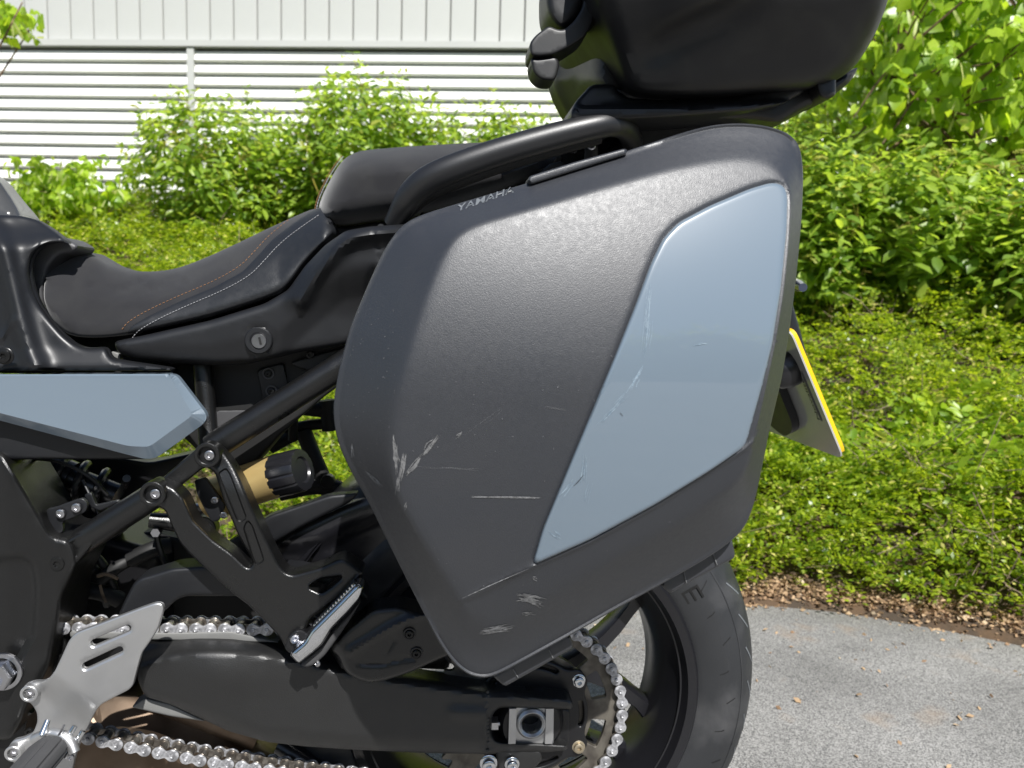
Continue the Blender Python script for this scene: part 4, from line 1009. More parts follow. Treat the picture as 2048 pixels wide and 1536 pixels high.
sp_ = panel('seat_side_cover', SIDE, .90, .02, M['vinyl'], seat, bulge=0, bw=8, step=6, g=8, r=8, back=False, sharp=60,
            depth=lambda x, y, d: seaty(x, y)-.90-.0028*np.sqrt(np.clip(1-(1-np.clip(d/8, 0, 1))**2, 0, 1))+.0006)
fs = lambda a, b: float(seaty(a, b)[0])-.0026
off_ = lambda L, dx, dy: [(a+dx, b+dy) for a, b in L]
stitch('orange_stitching', off_(SEAM, -6, -9)[:-2], 50, 4.5, .0004, M['orange_thread'], seat, lambda a, b: float(seaty(a, b)[0])+.0002)
stitch('white_stitching', off_(SEAM, 14, 9)[:-1], 70, 3.8, .0004, M['white_thread'], seat, fs)
PS = [(636, 424), (640, 402), (652, 375), (672, 338), (692, 313), (722, 301), (800, 294), (900, 288), (1000, 283), (1090, 287), (1125, 300), (1128, 322), (1105, 345), (1060, 362), (1000, 384), (900, 415), (800, 436), (740, 443), (690, 452), (655, 450), (640, 440)]
pseat = panel('passenger_seat', PS, .93, .09, M['cloth'], moto, bulge=.055, bw=48, step=6, g=9, r=18, sharp=60, depth=lambda x, y, d: -.016*ss(0, 14, d)+.03*ss(60, 0, y-290))
stitch('edge_stitching', [(632, 426), (636, 402), (648, 374), (668, 337), (688, 312)], 22, 4.5, .0006, M['white_thread'], pseat, lambda a, b: .915)
stitch('edge_stitching', [(629, 424), (633, 400), (645, 372), (665, 335), (685, 310)], 22, 4.5, .0006, M['orange_thread'], pseat, lambda a, b: .920)
panel('seat_base', [(650, 450), (690, 455), (740, 446), (800, 440), (800, 462), (740, 466), (700, 474), (672, 470)], .91, .06, M['dark'], pseat, bulge=.003, bw=5, step=6, r=5)
panel('seat_strap_cover', [(1128, 322), (1100, 327), (1080, 345), (1050, 368), (1080, 372), (1130, 352)], .868, .02, M['dark'], pseat, bulge=.002, bw=4, step=5, r=6)
tube('grab_rail', [(786, 448, .838, .0105), (800, 424, .83, .012), (816, 396, .82, .0145), (846, 364, .81, .0150), (900, 338, .803, .0150), (1000, 303, .80, .0142), (1100, 275, .80, .0140), (1170, 257, .80, .0135), (1225, 246, .805, .0130), (1252, 256, .83, .0130), (1266, 285, .87, .012)], M['rail'], moto, 24, 60, 1.0)
tube('grab_rail_flange', [(800, 440, .85, .007), (826, 412, .84, .008), (860, 386, .83, .008), (920, 360, .825, .008), (1000, 331, .825, .008), (1100, 300, .825, .008), (1200, 275, .825, .007)], M['dark'], moto, 12, 30)
bolt(1182, 292, .85, 9, 'steel'); bolt(1146, 300, .86, 8, 'black'); 
tube('rack_stay', [(1170, 262, .86, .008), (1185, 290, .86, .008), (1180, 330, .87, .008)], M['dark'], moto, 10, 10)
TAIL = [(228, 688), (232, 682), (300, 668), (420, 641), (530, 607), (576, 580), (610, 532), (650, 490), (692, 461), (740, 453), (800, 449), (850, 445), (850, 620), (760, 640), (695, 690), (600, 704), (560, 714), (500, 728), (440, 731), (350, 727), (270, 719), (236, 706)]
def taild(x, y, d):
    c1 = lineprox([(600, 600), (640, 540), (690, 478), (760, 462), (850, 458)], 16)(x, y)
    c2 = np.clip((y-np.interp(x, [228, 420, 560, 620, 690, 850], [690, 690, 660, 600, 540, 520]))/60, -1, 1)
    rec = pocket([(735, 600), (738, 550), (744, 530), (756, 535), (775, 570), (790, 640), (740, 640)], .003)(x, y)
    sm = .002*lineprox([(745, 450), (758, 490), (770, 560)], 1.8)(x, y)
    return -.013*c1+.010*np.clip(c2, 0, 1)-.020*ss(560, 700, x)*ss(640, 520, y)+rec+sm+.0022*np.exp(-((np.hypot(x-518, y-682)-29)/3)**2)
tail = panel('tail_cover', TAIL, .845, .07, M['plastic'], moto, bulge=.010, bw=16, step=6, g=8, r=10, depth=taild)
lock = ring('seat_lock', 518, 681, .838, 27, 15, .004, M['plastic'], tail)
disc('lock_cylinder', 519, 682, .836, 15, .0035, M['steel'], tail)
v, f = box_geo(U(520, 682, .8320), (.0022, .001, .0085), Euler((0, math.radians(-12), 0)).to_matrix()); mesh_obj('key_slot', v, f, M['dark'], tail, 30, smooth=False)
disc('clip', 762, 456, .835, 8, .002, M['plastic'], tail)
# tank and its cover
COVER = [(-330, 430), (0, 430), (40, 431), (76, 440), (108, 460), (142, 488), (118, 484), (95, 486), (75, 497), (63, 516), (59, 545), (66, 580), (80, 611), (101, 640), (126, 669), (150, 689), (172, 696), (208, 694), (215, 700), (221, 716), (250, 722), (345, 736), (350, 741), (250, 742), (0, 742), (-330, 742)]
def coverd(x, y, d):
    r1 = lineprox([(-30, 440), (0, 480), (20, 560), (38, 640), (56, 700), (70, 730)], 24)(x, y)
    r2 = lineprox([(-10, 690), (10, 665), (28, 640)], 5)(x, y)
    return -.014*r1-.020*ss(60, 500, y-440)-.0035*r2-.006*ss(690, 742, y)+.03*ss(500, 440, y)
cover = panel('tank_side_cover', COVER, .850, .008, M['plastic'], moto, bulge=.008, bw=12, step=6, g=8, r=10, depth=coverd, follow=True)
bolt(10, 712, .812, 13, 'torx', cover)
panel('tank_rear_trim', [(62, 520), (70, 492), (92, 474), (130, 474), (160, 492), (150, 505), (118, 510), (96, 535), (88, 575), (92, 620), (110, 655), (92, 640), (66, 590), (58, 550)], .878, .04, M['grey'], moto, bulge=.006, bw=10, step=5, r=10)
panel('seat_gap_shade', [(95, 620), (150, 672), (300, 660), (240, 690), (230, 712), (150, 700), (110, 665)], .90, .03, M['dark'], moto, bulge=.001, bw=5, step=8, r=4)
panel('fuel_tank', [(-120, 320), (-40, 335), (0, 360), (24, 392), (44, 425), (50, 440), (20, 450), (-120, 450)], .93, .02, M['tankpaint'], moto, bulge=.02, bw=40, step=6, r=16, depth=lambda x, y, d: -.02*ss(380, 460, y))
# blue side panel
BP = [(-330, 749), (345, 748), (355, 753), (411, 826), (414, 838), (404, 850), (318, 912), (306, 917), (290, 918), (250, 908), (0, 841), (-330, 818)]
bpp = resample(fillet(BP, 7), 6)
inn = resample(fillet([(-400, 735), (332, 735), (338, 750), (386, 830), (298, 894), (256, 892), (0, 826), (-400, 720)], 10), 5)
def bpd(x, y, d):
    di = dist(np.stack([x, y], 1), inn); ii = inside(np.stack([x, y], 1), inn); do = dist(np.stack([x, y], 1), bpp); t = np.where(ii, 1, do/np.maximum(do+di, 1e-6))
    return -.007*t
sidep = panel('side_panel', BP, .822, .008, M['blue'], moto, bulge=.0015, bw=3, step=5, g=8, r=7, depth=bpd, extra=[np.vstack([inn, inn[:1]])], mask=lambda P: inside(P, inn), sharp=10)
panel('panel_gap_filler', [(-330, 735), (345, 730), (352, 760), (-330, 765)], .870, .01, M['dark'], moto, bulge=.0005, bw=2, step=8, r=2)
panel('lower_side_cover', [(-330, 790), (0, 815), (250, 880), (330, 900), (300, 918), (170, 919), (90, 918), (20, 920), (-330, 905)], .845, .03, M['plastic'], moto, bulge=.004, bw=8, step=7, r=6)
panel('clip_tab', [(222, 702), (240, 708), (240, 720), (224, 716)], .86, .01, M['slider'], moto, bulge=.001, bw=3, step=4, r=3)

# ------------------------------------------------------------------ frame and subframe
FR = [(-330, 870), (5, 904), (24, 935), (55, 985), (90, 1045), (106, 1072), (135, 1074), (152, 1092), (158, 1125), (140, 1160), (126, 1185), (119, 1240), (102, 1330), (80, 1375), (60, 1400), (45, 1440), (22, 1480), (-330, 1500)]
frm = panel('frame_casting', FR, .835, .07, M['cast2'], moto, bulge=.010, bw=16, step=6, g=9, r=14,
            depth=lambda x, y, d: pocket([(-330, 1140), (50, 1115), (66, 1130), (72, 1180), (66, 1270), (30, 1330), (-330, 1350)], .010, 14, 16)(x, y)+.008*ss(30, -30, x))
panel('frame_lower_casting', [(121, 1180), (133, 1200), (128, 1265), (138, 1290), (128, 1345), (98, 1352), (75, 1375), (60, 1420), (45, 1500), (10, 1560), (-330, 1560), (-330, 1400), (60, 1385), (100, 1320)], .86, .05, M['cast2'], moto, bulge=.006, bw=10, step=6, r=10)
for a, b in ((72, 1302), (104, 1318)): disc('casting_pad', a+10, b, .853, 13, .004, M['cast2'], moto)
bolt(90, 1344, .852, 7, 'black'); bolt(60, 1462, .85, 8, 'black')
for a, b in ((40, 1420), (86, 1308)): tube('casting_rib', [(a-8, b+16, .853, .005), (a+22, b-2, .851, .005)], M['cast2'], moto, 10, 5)
# pivot bolt
c_ = U(3, 1345, .822); V, Fs = lathe_geo([(.021, .004), (.021, .001), (.0205, 0)], 36, c=c_); V2, F2 = lathe_geo([(.0205, 0), (.0165, -.0006)], 36, c=c_)
V3, F3 = lathe_geo([(.0165, 0), (.0165, -.012), (.0150, -.014), (.010, -.0145), (.010, -.006), (.0001, -.006)], 6, c=c_)
mesh_obj('pivot_nut', *joined([(V, Fs), (V2, F2), (V3, F3)]), M['steel'], moto, 25)
tube('subframe_tube', [(168, 1080, .845, .0155), (185, 1069, .842, .0150), (205, 1056, .84, .0150), (250, 1028, .838, .0150), (312, 988, .835, .0145)], M['cast'], moto, 24, 20)
lug = panel('subframe_lug', [(96, 1126), (100, 1105), (118, 1090), (150, 1070), (172, 1062), (192, 1078), (178, 1100), (150, 1130), (130, 1145), (108, 1143)], .832, .022, M['cast'], moto, bulge=.004, bw=7, step=5, r=12,
            depth=lambda x, y, d: pocket([(128, 1098), (155, 1078), (166, 1088), (148, 1112)], .003, 3)(x, y))
bolt(117, 1126, .828, 14, 'torx', lug)
panel('subframe_bar', [(322, 958), (392, 898), (412, 884), (432, 892), (424, 930), (400, 940), (345, 985), (322, 992)], .828, .02, M['cast'], moto, bulge=.003, bw=6, step=5, r=6)
tube('subframe_rail', [(424, 896, .838, .0150), (445, 882, .838, .0155), (520, 835, .84, .0150), (600, 784, .842, .0150), (690, 727, .845, .0150), (800, 655, .85, .015)], M['cast'], moto, 24, 30)
tube('subframe_upright', [(405, 730, .875, .0098), (409, 775, .872, .0105), (414, 830, .868, .0105), (418, 890, .86, .0105)], M['cast'], moto, 20, 16)
for a, b, y_ in ((418, 908, .807), (310, 985, .801)):
    ring('boss', a, b, y_, 25, 17, .008, M['cast'], moto); disc('boss_floor', a, b, y_+.002, 19, .004, M['black_metal'], moto); bolt(a+2, b+2, y_-.001, 10, 'steel')
# footrest hanger
HG = [(418, 884), (438, 890), (450, 905), (465, 925), (480, 955), (500, 1005), (527, 1064), (546, 1104), (558, 1128), (570, 1143), (584, 1149), (612, 1142), (643, 1133), (673, 1119), (687, 1116), (700, 1124), (726, 1143), (726, 1150), (700, 1176), (673, 1203), (640, 1225), (622, 1236), (612, 1262), (600, 1290), (583, 1302), (570, 1296), (560, 1274), (532, 1245), (497, 1210), (470, 1190), (437, 1162), (405, 1132), (380, 1108), (360, 1085), (345, 1055), (330, 1020), (310, 1010), (286, 998), (288, 970), (305, 960), (330, 965), (350, 975), (368, 996),
      (388, 1041), (427, 1079), (465, 1106), (487, 1127), (498, 1136), (506, 1128), (500, 1112), (476, 1069), (448, 1003), (430, 945), (412, 934), (396, 915), (400, 892)]
hs_ = [(642, 1157), (686, 1152), (664, 1172), (643, 1186), (616, 1173)]
pk1 = pocket([(437, 946), (452, 936), (460, 948), (476, 990), (493, 1036), (484, 1044), (474, 1040), (456, 995)], .0030, 3.2, 4)
pk2 = pocket([(487, 1056), (495, 1040), (504, 1050), (522, 1102), (528, 1122), (512, 1130), (505, 1112)], .0030, 3.2, 4)
pk3 = pocket([(590, 1190), (618, 1180), (640, 1192), (600, 1225), (580, 1235)], -.003, 6, 6)
PKX = []
for q_ in ([(437, 946), (452, 936), (460, 948), (476, 990), (493, 1036), (484, 1044), (474, 1040), (456, 995)], [(487, 1056), (495, 1040), (504, 1050), (522, 1102), (528, 1122), (512, 1130), (505, 1112)]):
    q_ = resample(fillet(q_, 4), 3); PKX += [offs(q_, -1.6), offs(q_, 1.6)]
PKX += [[(596, 1228), (622, 1186), (640, 1194)], [(560, 1185), (600, 1172), (612, 1178)]]
def hgd(x, y, d):
    a = .018*ss(560, 470, x)*0
    return pk1(x, y)+pk2(x, y)+0+.010*ss(1000, 900, y)-.006*ss(560, 720, x)
hang = panel('footrest_hanger', HG, .805, .022, M['cast'], moto, holes=[hs_], bulge=.0055, bw=9, step=4, g=6, r=7, depth=hgd, extra=PKX)
# passenger footpeg
PG = [(578, 1308), (590, 1296), (608, 1281), (622, 1258), (650, 1230), (680, 1200), (710, 1169), (719, 1166), (727, 1172), (727, 1182), (720, 1198), (697, 1224), (664, 1257), (645, 1289), (620, 1310), (598, 1328), (590, 1322)]
peg = panel('passenger_footpeg', PG, .775, .018, M['chrome'], moto, bulge=.009, bw=11, step=4, g=5, r=6)
parts = []
for i in range(15):
    f = i/14; c = U(631+f*76, 1251-f*80, .776-.001*f); v, fq = lathe_geo([(.0001, -.001), (.0022, -.0005), (.0024, .006), (.0024, .010)], 8); parts.append((v+c, fq))
mesh_obj('peg_teeth', *joined(parts), M['chrome'], peg, 40)
panel('peg_underside', [(600, 1330), (622, 1312), (648, 1290), (668, 1262), (700, 1228), (722, 1202), (700, 1240), (672, 1280), (650, 1310), (628, 1330), (612, 1335)], .786, .014, M['peg_rubber'], peg, bulge=.003, bw=5, step=5, r=5)
panel('peg_pivot', [(568, 1296), (576, 1272), (592, 1258), (612, 1262), (622, 1275), (600, 1300), (580, 1308)], .795, .02, M['black_metal'], peg, bulge=.004, bw=6, step=4, r=6)
bolt(588, 1277, .790, 9, 'steel', peg, tilt=(0, 0, .5)); bolt(636, 1326, .785, 7, 'steel', peg, tilt=(0, .4, -.8))

# ------------------------------------------------------------------ heel guard and rider peg
HGD = [(326, 1207), (312, 1205), (280, 1216), (241, 1231), (200, 1247), (162, 1261), (148, 1268), (137, 1283), (124, 1312), (110, 1342), (100, 1355), (88, 1363), (70, 1362), (50, 1368), (44, 1384), (50, 1400), (64, 1408), (74, 1425), (75, 1444), (66, 1466), (45, 1476), (26, 1480), (14, 1498), (16, 1516), (26, 1524), (60, 1545), (140, 1560), (150, 1515), (161, 1480), (176, 1452), (189, 1425), (201, 1409), (225, 1396), (257, 1380), (266, 1371), (273, 1343), (284, 1305), (300, 1283), (316, 1257), (328, 1218)]
def cap_(a, b, r_, n=6):
    a = np.array(a, float); b = np.array(b, float); t = math.atan2(*(b-a)[::-1]); o_ = []
    for k_ in range(n+1): an = t+math.pi/2+math.pi*k_/n; o_.append(a+r_*np.array([math.cos(an), math.sin(an)]))
    for k_ in range(n+1): an = t-math.pi/2+math.pi*k_/n; o_.append(b+r_*np.array([math.cos(an), math.sin(an)]))
    return o_
sA, sB = ((188, 1285), (256, 1256)), ((171, 1331), (240, 1299))
def heeld(x, y, d):
    P = np.stack([x, y], 1); g = 0
    for s_ in (sA, sB): g = g+.0009*ss(13, 9, dist(P, np.array(s_, float), False))
    u = -(x-109)*.59+(y-1343)*.81           # across the bend
    return g+.018*ss(0, 60, u)-.004*ss(258, 300, x)*ss(1300, 1390, y)+.004*ss(8, 0, d)*0
heel = panel('heel_guard', HGD, .790, .004, M['alu'], moto, holes=[cap_(*sA, 6.5), cap_(*sB, 6.5)], bulge=.0022, bw=6, step=4, g=6, r=7, depth=heeld, follow=True)
for a, b, rr in ((63, 1383, 17), (31, 1502, 16)):
    ring('boss', a, b, .803, rr, rr*.66, .006, M['alu'], heel); bolt(a, b, .800, rr*.5, 'steel', heel)
pc = U(104, 1492, .772)
parts = []; Vr = []
a_ = np.linspace(0, 2*math.pi, 48, endpoint=False); rad_ = .0165*(1-.10*(np.cos(a_*8) > .55))
for i, yy in enumerate(np.linspace(0, -.095, 8)):
    s_ = .86 if i in (0, 7) else 1
    for q_, rr in zip(a_, rad_): Vr.append(pc+np.array([rr*s_*math.cos(q_)*1.15, yy, rr*s_*.8*math.sin(q_)]))
Fr = [(i*48+j, i*48+(j+1) % 48, (i+1)*48+(j+1) % 48, (i+1)*48+j) for i in range(7) for j in range(48)]+[tuple(range(48)), tuple(7*48+j for j in range(48))[::-1]]
rpeg = mesh_obj('rider_footpeg', np.array(Vr), Fr, M['peg_rubber'], moto, 30)
tube('peg_clevis', [(70, 1478, .785, .006), (104, 1462, .780, .005), (140, 1478, .775, .006), (150, 1505, .77, .005)], M['alu'], rpeg, 12, 14)
tube('return_spring', [(112, 1478, .776, .0015), (124, 1462, .772, .0015), (128, 1450, .772, .0012)], M['steel'], rpeg, 8, 8)
for a, b, c2, d2 in ((84, 1470, 96, 1440), (120, 1500, 150, 1452), (132, 1515, 166, 1462)): tube('peg_bracket', [(a, b, .774, .0035), (c2, d2, .782, .0028)], M['chrome'], rpeg, 10, 5)
bolt(142, 1514, .772, 7, 'steel', rpeg, tilt=(0, .5, 0))

# ------------------------------------------------------------------ swingarm and axle
SW = [(280, 1284), (328, 1282), (385, 1277), (465, 1279), (550, 1292), (640, 1313), (740, 1334), (850, 1354), (960, 1374), (980, 1375), (1025, 1381), (1075, 1390), (1140, 1398), (1147, 1406), (1145, 1419), (1090, 1417), (1000, 1415), (988, 1424), (982, 1440), (982, 1464), (988, 1480), (1000, 1485), (1090, 1488), (1136, 1491), (1136, 1500), (1090, 1505), (970, 1508), (850, 1506), (700, 1499), (612, 1493), (534, 1484), (456, 1462), (400, 1436), (345, 1410), (290, 1393), (275, 1360)]
RDG = fillet([(240, 1345), (320, 1318), (400, 1304), (500, 1308), (600, 1326), (700, 1350), (850, 1374), (1000, 1394)], 80, False, 10)
def swd(x, y, d):
    rdg = np.interp(x, RDG[:, 0], RDG[:, 1])
    top_ = .022*ss(-6, 34, rdg-y)                              # the top turns away
    dim = -.0055*np.exp(-((y-1428-.02*(x-925))/14)**2)*ss(878, 915, x)*ss(985, 955, x)
    bul = -.010*np.exp(-((x-430)/90)**2-((y-1350)/55)**2)
    low = .010*ss(0, 40, y-np.interp(x, [280, 400, 520, 700, 960], [1370, 1405, 1452, 1468, 1476]))
    weld = -.003*np.exp(-((x-972)/4)**2)
    return top_+dim+bul+low+weld
swing = panel('swingarm', SW, .828, .034, M['swing'], moto, bulge=.007, bw=12, step=6, g=8, r=10, depth=swd)
V = []; Fq = []
for i in range(16):
    f = i/15; v, fq = lathe_geo([(.0001, -.0016), (.0016, -.0010), (.0020, .0004)], 10); V.append((v+U(975+2*math.sin(i*2.1)*.5, 1384+f*116, .8205+.004*(f > .9)+.010*max(0, .18-f)), fq))
tag(mesh_obj('weld_bead', *joined(V), M['swing'], swing, 40), kind='stuff')
blk = panel('axle_block', [(1018, 1412), (1108, 1412), (1107, 1488), (1016, 1486)], .832, .018, M['alu'], swing, holes=[circ(20, 28, (1063, 1446))], bulge=.001, bw=2, step=4, g=8, r=2)
ring('axle_ring', 1063, 1446, .829, 31, 21, .005, M['alu'], blk, bev=.3)
for a in (1025, 1098): 
    c0, c1 = U(a, 1414, .827), U(a-1, 1486, .827); v, f = box_geo((c0+c1)/2, (.0085, .006, abs(c0[2]-c1[2])*.97)); mesh_obj('block_rib', v, f, M['alu'], blk, 30, smooth=False)
disc('axle_bore', 1063, 1446, .852, 22, .002, M['dark'], blk)
c0, c1 = U(984, 1446, .84), U(1020, 1447, .84); wtube('adjuster_bolt', np.array([c0, (c0+c1)/2, c1]), .0036, M['steel'], swing)
for a, r_ in ((989, .0085), (1014, .0075)):
    c = U(a, 1446, .84); v, f = tube_geo(np.array([c-[.004, 0, 0], c, c+[.004, 0, 0]]), r_, 6); mesh_obj('lock_nut', v, f, M['steel'], swing, 20)
panel('fork_web', [(985, 1418), (1018, 1415), (1018, 1488), (985, 1482)], .868, .006, M['dark'], swing, bulge=.001, bw=3, step=6, r=3)
panel('axle_plate', [(1108, 1418), (1139, 1420), (1138, 1488), (1107, 1488)], .846, .006, M['black_metal'], swing, bulge=.001, bw=3, step=6, r=3)
panel('stand_spool_tab', [(990, 1500), (1080, 1500), (1085, 1520), (1060, 1545), (1000, 1545)], .835, .014, M['swing'], swing, bulge=.003, bw=5, step=5, r=6)
bolt(977, 1526, .828, 13, 'chrome', swing); bolt(1024, 1528, .83, 11, 'chrome', swing)
panel('chain_guard', [(236, 1232), (250, 1200), (268, 1165), (280, 1155), (300, 1150), (345, 1136), (400, 1132), (480, 1130), (600, 1140), (720, 1170), (740, 1200), (640, 1200), (480, 1192), (372, 1192), (352, 1200), (330, 1222), (300, 1235)], .838, .03, M['plastic'], moto, bulge=.006, bw=8, step=6, r=8)
panel('chain_slider', [(262, 1414), (290, 1396), (340, 1408), (412, 1443), (340, 1432)], .842, .02, M['slider'], moto, bulge=.002, bw=4, step=5, r=4)
panel('chain_slider_top', [(140, 1262), (330, 1266), (460, 1263), (560, 1285), (330, 1280), (140, 1276)], .850, .03, M['slider'], moto, bulge=.002, bw=3, step=6, r=3)
# rear hugger: curved sheet over the tyre
V = []; na, nb_ = 26, 9
for i in range(na):
    a = math.radians(84+i*3.3)
    for j in range(nb_):
        f = j/(nb_-1)*2-1; rr = .345+.004*(1-f*f)-.018*abs(f)**3; V.append((CX+rr*math.cos(a), YW+.090*f, CZ+rr*math.sin(a)))
V = np.array(V); n0 = len(V); V2 = V.copy(); c2 = np.array([CX, YW, CZ]); d2 = V2-c2; d2[:, 1] = 0; V2 = V2+d2/np.linalg.norm(d2, axis=1, keepdims=True)*.003
Fq = [(i*nb_+j, i*nb_+j+1, (i+1)*nb_+j+1, (i+1)*nb_+j) for i in range(na-1) for j in range(nb_-1)]
Fq += [tuple(n0+x for x in f[::-1]) for f in Fq]
mesh_obj('rear_hugger', np.vstack([V, V2]), Fq, M['satin'], moto, 50)
panel('hugger_side', [(545, 1075), (600, 1050), (690, 1008), (760, 985), (850, 990), (880, 1080), (850, 1160), (760, 1170), (700, 1150), (640, 1130), (560, 1130), (530, 1110)], .885, .012, M['satin'], moto, bulge=.008, bw=30, step=8, r=18, follow=True,
      depth=lambda x, y, d: .012*ss(-10, 20, y-np.interp(x, [530, 650, 760, 880], [1100, 1080, 1030, 1010])))
panel('hugger_arm', [(360, 1160), (440, 1095), (540, 1030), (660, 990), (720, 985), (700, 1005), (600, 1055), (540, 1090), (470, 1140), (420, 1180)], .865, .012, M['plastic'], moto, bulge=.004, bw=8, step=7, r=8)
# bracket behind the footpeg that carries the case
CB = [(660, 1300), (672, 1284), (690, 1262), (745, 1218), (800, 1212), (842, 1224), (900, 1240), (930, 1300), (890, 1314), (822, 1344), (770, 1361), (735, 1366), (700, 1352), (684, 1335), (678, 1312)]
def cbd(x, y, d):
    return -.006*lineprox([(700, 1305), (750, 1275), (790, 1250), (845, 1230)], 9)(x, y)+.0025*lineprox([(715, 1325), (760, 1330), (800, 1318), (830, 1318)], 5)(x, y)+.002*lineprox([(770, 1310), (790, 1280)], 3)(x, y)
cb = panel('case_bracket', CB, .792, .03, M['cast'], moto, bulge=.007, bw=12, step=5, g=7, r=12, depth=cbd)
for a, b in ((819, 1267), (833, 1306)): ring('boss', a, b, .785, 13, 9, .002, M['black_metal'], cb); bolt(a, b, .785, 8, 'black', cb)
tube('bracket_pipe', [(640, 1245, .86, .010), (668, 1275, .845, .011), (700, 1322, .82, .012)], M['cast'], moto, 14, 10)
panel('chain_guard_tail', [(700, 1150), (830, 1150), (930, 1200), (960, 1320), (900, 1330), (830, 1225), (740, 1210)], .90, .02, M['satin'], moto, bulge=.006, bw=12, step=8, r=10)

# ------------------------------------------------------------------ parts seen through the gaps
panel('battery_box', [(340, 712), (440, 705), (560, 695), (690, 668), (720, 740), (640, 800), (560, 870), (500, 940), (462, 960), (440, 900), (400, 905), (352, 860)], .895, .06, M['dark'], moto, bulge=.004, bw=8, step=8, r=8,
      depth=lambda x, y, d: .002*lineprox([(512, 735), (526, 800)], 2)(x, y)+.002*lineprox([(578, 720), (596, 790)], 2)(x, y))
bxp = panel('box_mounting_plate', [(514, 740), (566, 726), (580, 790), (552, 808), (528, 812)], .886, .006, M['plastic'], moto, bulge=.001, bw=3, step=5, r=5)
for a, b in ((537, 747), (543, 782)): ring('washer', a, b, .884, 12, 8, .001, M['grey'], bxp); bolt(a, b, .884, 6, 'black', bxp)
pl2 = panel('rail_gusset', [(578, 726), (690, 694), (690, 720), (640, 745), (608, 738), (590, 732)], .882, .006, M['plastic'], moto, bulge=.001, bw=3, step=5, r=8)
bolt(621, 709, .880, 8, 'black', pl2)
panel('label_plate', [(434, 822), (500, 821), (482, 848), (432, 862)], .884, .003, M['grey'], moto, bulge=.0005, bw=2, step=5, r=2)
panel('linkage_cover', [(470, 905), (548, 858), (552, 872), (514, 915), (474, 942)], .905, .02, M['grey'], moto, bulge=.003, bw=5, step=6, r=5)
for pts in ([(570, 860, 1.0, .007), (610, 850, 1.0, .007), (700, 845, 1.0, .008)], [(600, 815, 1.0, .010), (640, 820, 1.0, .010), (700, 825, 1.0, .010)], [(606, 860, 1.0, .011), (625, 910, 1.0, .011), (650, 965, 1.0, .011), (662, 1000, 1.0, .010)],
            [(655, 800, 1.0, .012), (662, 860, 1.0, .012)], [(560, 985, 1.0, .012), (650, 965, 1.0, .012), (720, 1000, 1.0, .012)], [(540, 895, 1.0, .009), (590, 868, 1.0, .009)], [(585, 880, .98, .006), (590, 790, .96, .006)]):
    tube('inner_bracket', pts, M['dark'], moto, 10, 14)
disc('inner_boss', 656, 962, .985, 14, .006, M['black_metal'], moto)
# spring preload adjuster: gold body and black ribbed knob
tube('preload_adjuster', [(420, 996, .895, .0250), (480, 976, .885, .0250), (556, 951, .872, .0250)], M['brass'], moto, 36, 10)
c0, c1 = U(552, 952, .873), U(606, 939, .862); ax = c1-c0
L_ = np.linalg.norm(ax); ax /= L_; s_ = np.cross(ax, [0, 0, 1]); s_ /= np.linalg.norm(s_); u_ = np.cross(s_, ax)
a_ = np.linspace(0, 2*math.pi, 72, endpoint=False); Vk = []
for f, sc_ in ((0, .94), (.06, 1), (.9, 1), (1.0, .95), (1.0, .62), (.93, .55), (.93, .0)):
    rr = .0252*sc_*(1-.05*(np.cos(a_*12) > .72)*(sc_ > .9))
    Vk += list(c0+ax*L_*f+rr[:, None]*(np.cos(a_)[:, None]*s_+np.sin(a_)[:, None]*u_))
Fk = [(i*72+j, i*72+(j+1) % 72, (i+1)*72+(j+1) % 72, (i+1)*72+j) for i in range(6) for j in range(72)]
mesh_obj('preload_knob', np.array(Vk), Fk, M['satin'], moto, 30)
# shock absorber with its spring
sh0, sh1 = U(30, 915, .935), U(235, 992, .935); shv = sh1-sh0; Ls = np.linalg.norm(shv); sx_ = shv/Ls; sy_ = np.array([0, 1., 0]); sz_ = np.cross(sx_, sy_)
shock = wtube('shock_absorber', np.array([sh0+shv*f for f in np.linspace(-.1, 1, 8)]), .015, M['satin'], moto, 20)
t_ = np.linspace(0, 1, 200); hel = sh0+shv*t_[:, None]+.023*(np.cos(t_*2*math.pi*5.2)[:, None]*sy_+np.sin(t_*2*math.pi*5.2)[:, None]*sz_)
wtube('spring', hel, .0048, M['satin'], shock, 8)
M['bluesteel'] = mat('dark_blue_gloss', (.03, .05, .09), .15, .6, coat=1)
wtube('spring_sleeve', np.array([sh0+shv*f for f in (.05, .3, .55)]), .021, M['satin'], shock, 24)
tube('cable', [(20, 925, .90, .0022), (70, 915, .88, .0022), (130, 925, .87, .0022), (185, 955, .87, .0022), (215, 990, .88, .0022)], M['dark'], moto, 8, 24)
tube('cable', [(165, 960, .88, .0016), (185, 1000, .87, .0016), (205, 1050, .87, .0016)], M['plastic'], moto, 8, 12)
br = panel('cable_bracket', [(92, 1018), (112, 1014), (150, 1000), (166, 996), (176, 1008), (172, 1024), (150, 1034), (124, 1044), (128, 1062), (118, 1070), (100, 1055)], .845, .004, M['plastic'], moto, bulge=.001, bw=3, step=4, r=6)
for a, b in ((122, 1027), (154, 1015)): bolt(a, b, .842, 9, 'steel', br)
panel('hose_bracket', [(168, 990), (182, 984), (192, 1010), (235, 1000), (242, 1004), (200, 1022), (182, 1014)], .86, .004, M['plastic'], moto, bulge=.001, bw=3, step=4, r=3)
lb = panel('linkage_plate', [(388, 960), (410, 955), (450, 1010), (440, 1040), (424, 1045), (410, 1020), (395, 990)], .85, .005, M['plastic'], moto, bulge=.001, bw=3, step=4, r=6)
for a, b in ((430, 1000), (448, 1030)): bolt(a, b, .848, 7, 'steel', lb)
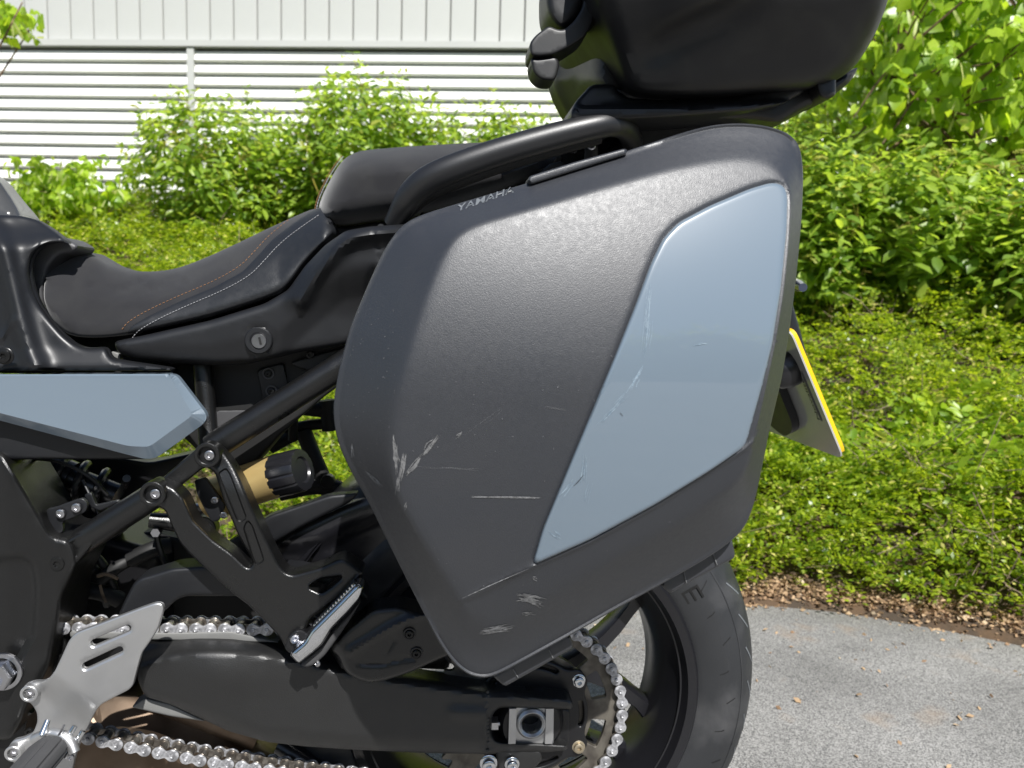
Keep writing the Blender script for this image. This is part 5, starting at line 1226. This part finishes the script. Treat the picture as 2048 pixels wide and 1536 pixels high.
ring('linkage_eye', 408, 1056, .905, 27, 17, .008, M['cast'], moto); tube('linkage_arm', [(300, 1040, .90, .009), (360, 1046, .905, .011), (400, 1056, .91, .010)], M['cast'], moto, 14, 10)
tube('brake_rod', [(310, 1060, .90, .0035), (320, 1100, .90, .0035), (336, 1140, .90, .0035)], M['black_metal'], moto, 8, 8)
disc('rod_nut', 313, 1064, .893, 10, .004, M['steel'], moto, 6)
tube('rear_linkage', [(380, 1022, .93, .009), (430, 1015, .95, .009)], M['steel'], moto, 12, 6)
for i, (a, b, c2, d2, w2) in enumerate(((150, 1150, 200, 1140, .006), (200, 1160, 260, 1120, .008), (190, 1175, 215, 1210, .005), (260, 1120, 340, 1090, .010), (180, 1100, 230, 1180, .005), (150, 1180, 240, 1200, .01), (60, 1000, 130, 1080, .010))):
    tube('inner_hose', [(a, b, .93, w2), ((a+c2)/2+6, (b+d2)/2-8, .93, w2), (c2, d2, .94, w2)], M['dark'] if i % 2 else M['plastic'], moto, 10, 10)
tube('hose_clip', [(196, 1152, .915, .0025), (212, 1146, .91, .0025), (236, 1158, .915, .002)], M['twig'], moto, 6, 10)
tube('hose_clip', [(200, 1170, .915, .0018), (205, 1190, .915, .0018), (212, 1205, .915, .0018)], M['twig'], moto, 6, 8)
# engine block shade, silencer chamber and stand below the swingarm
panel('engine_case', [(-330, 880), (60, 930), (180, 1060), (330, 1100), (330, 1290), (240, 1420), (140, 1470), (-330, 1500)], 1.0, .12, M['black_metal'], moto, bulge=.02, bw=40, step=14, r=20)
panel('silencer_chamber', [(150, 1400), (240, 1380), (330, 1395), (440, 1440), (560, 1500), (640, 1560), (160, 1600), (90, 1560)], .975, .14, M['bronze'], moto, bulge=.035, bw=70, step=10, r=30,
      depth=lambda x, y, d: -.012*ss(-6, 6, y-(1440+.22*(x-220))))
tube('exhaust_pipe', [(300, 1380, .97, .028), (420, 1420, .965, .026), (520, 1470, .96, .022)], M['bronze'], moto, 24, 12)
tube('centre_stand', [(560, 1490, .90, .012), (640, 1540, .88, .012), (700, 1600, .86, .012)], M['satin'], moto, 14, 8)

panel('swingarm_far_leg', [(120, 1120), (300, 1060), (420, 1090), (560, 1150), (720, 1200), (900, 1250), (900, 1340), (700, 1330), (300, 1300), (120, 1300)], 1.04, .03, M['dark'], moto, bulge=.006, bw=14, step=10, r=14)
panel('shock_mount', [(60, 900), (180, 905), (300, 925), (390, 905), (398, 930), (350, 965), (290, 1010), (230, 1080), (150, 1090), (60, 1000)], .99, .03, M['black_metal'], moto, bulge=.004, bw=10, step=10, r=14)

panel('seat_pan', [(225, 690), (250, 664), (330, 650), (430, 626), (540, 588), (580, 560), (625, 500), (680, 460), (700, 500), (640, 560), (600, 610), (540, 640), (430, 680), (330, 705), (240, 712)], .93, .02, M['dark'], moto, bulge=.002, bw=4, step=8, r=8)

tube('plate_carrier', [(1250, 330, .972, .030), (1420, 380, .972, .028), (1520, 500, .972, .020), (1575, 650, .972, .014), (1606, 770, .972, .014)], M['plastic'], moto, 16, 30)
panel('tail_unit', [(700, 470), (850, 440), (1150, 330), (1300, 250), (1500, 240), (1460, 330), (1300, 420), (1000, 560), (800, 640)], .90, .14, M['plastic'], moto, bulge=.01, bw=30, step=14, r=20)

panel('rack_web', [(1090, 300), (1180, 268), (1250, 258), (1262, 300), (1200, 325), (1110, 345)], .93, .02, M['dark'], moto, bulge=.001, bw=4, step=7, r=6)
panel('seat_front_pan', [(140, 672), (250, 684), (300, 700), (370, 742), (150, 742)], .915, .01, M['dark'], moto, bulge=.001, bw=4, step=7, r=6)
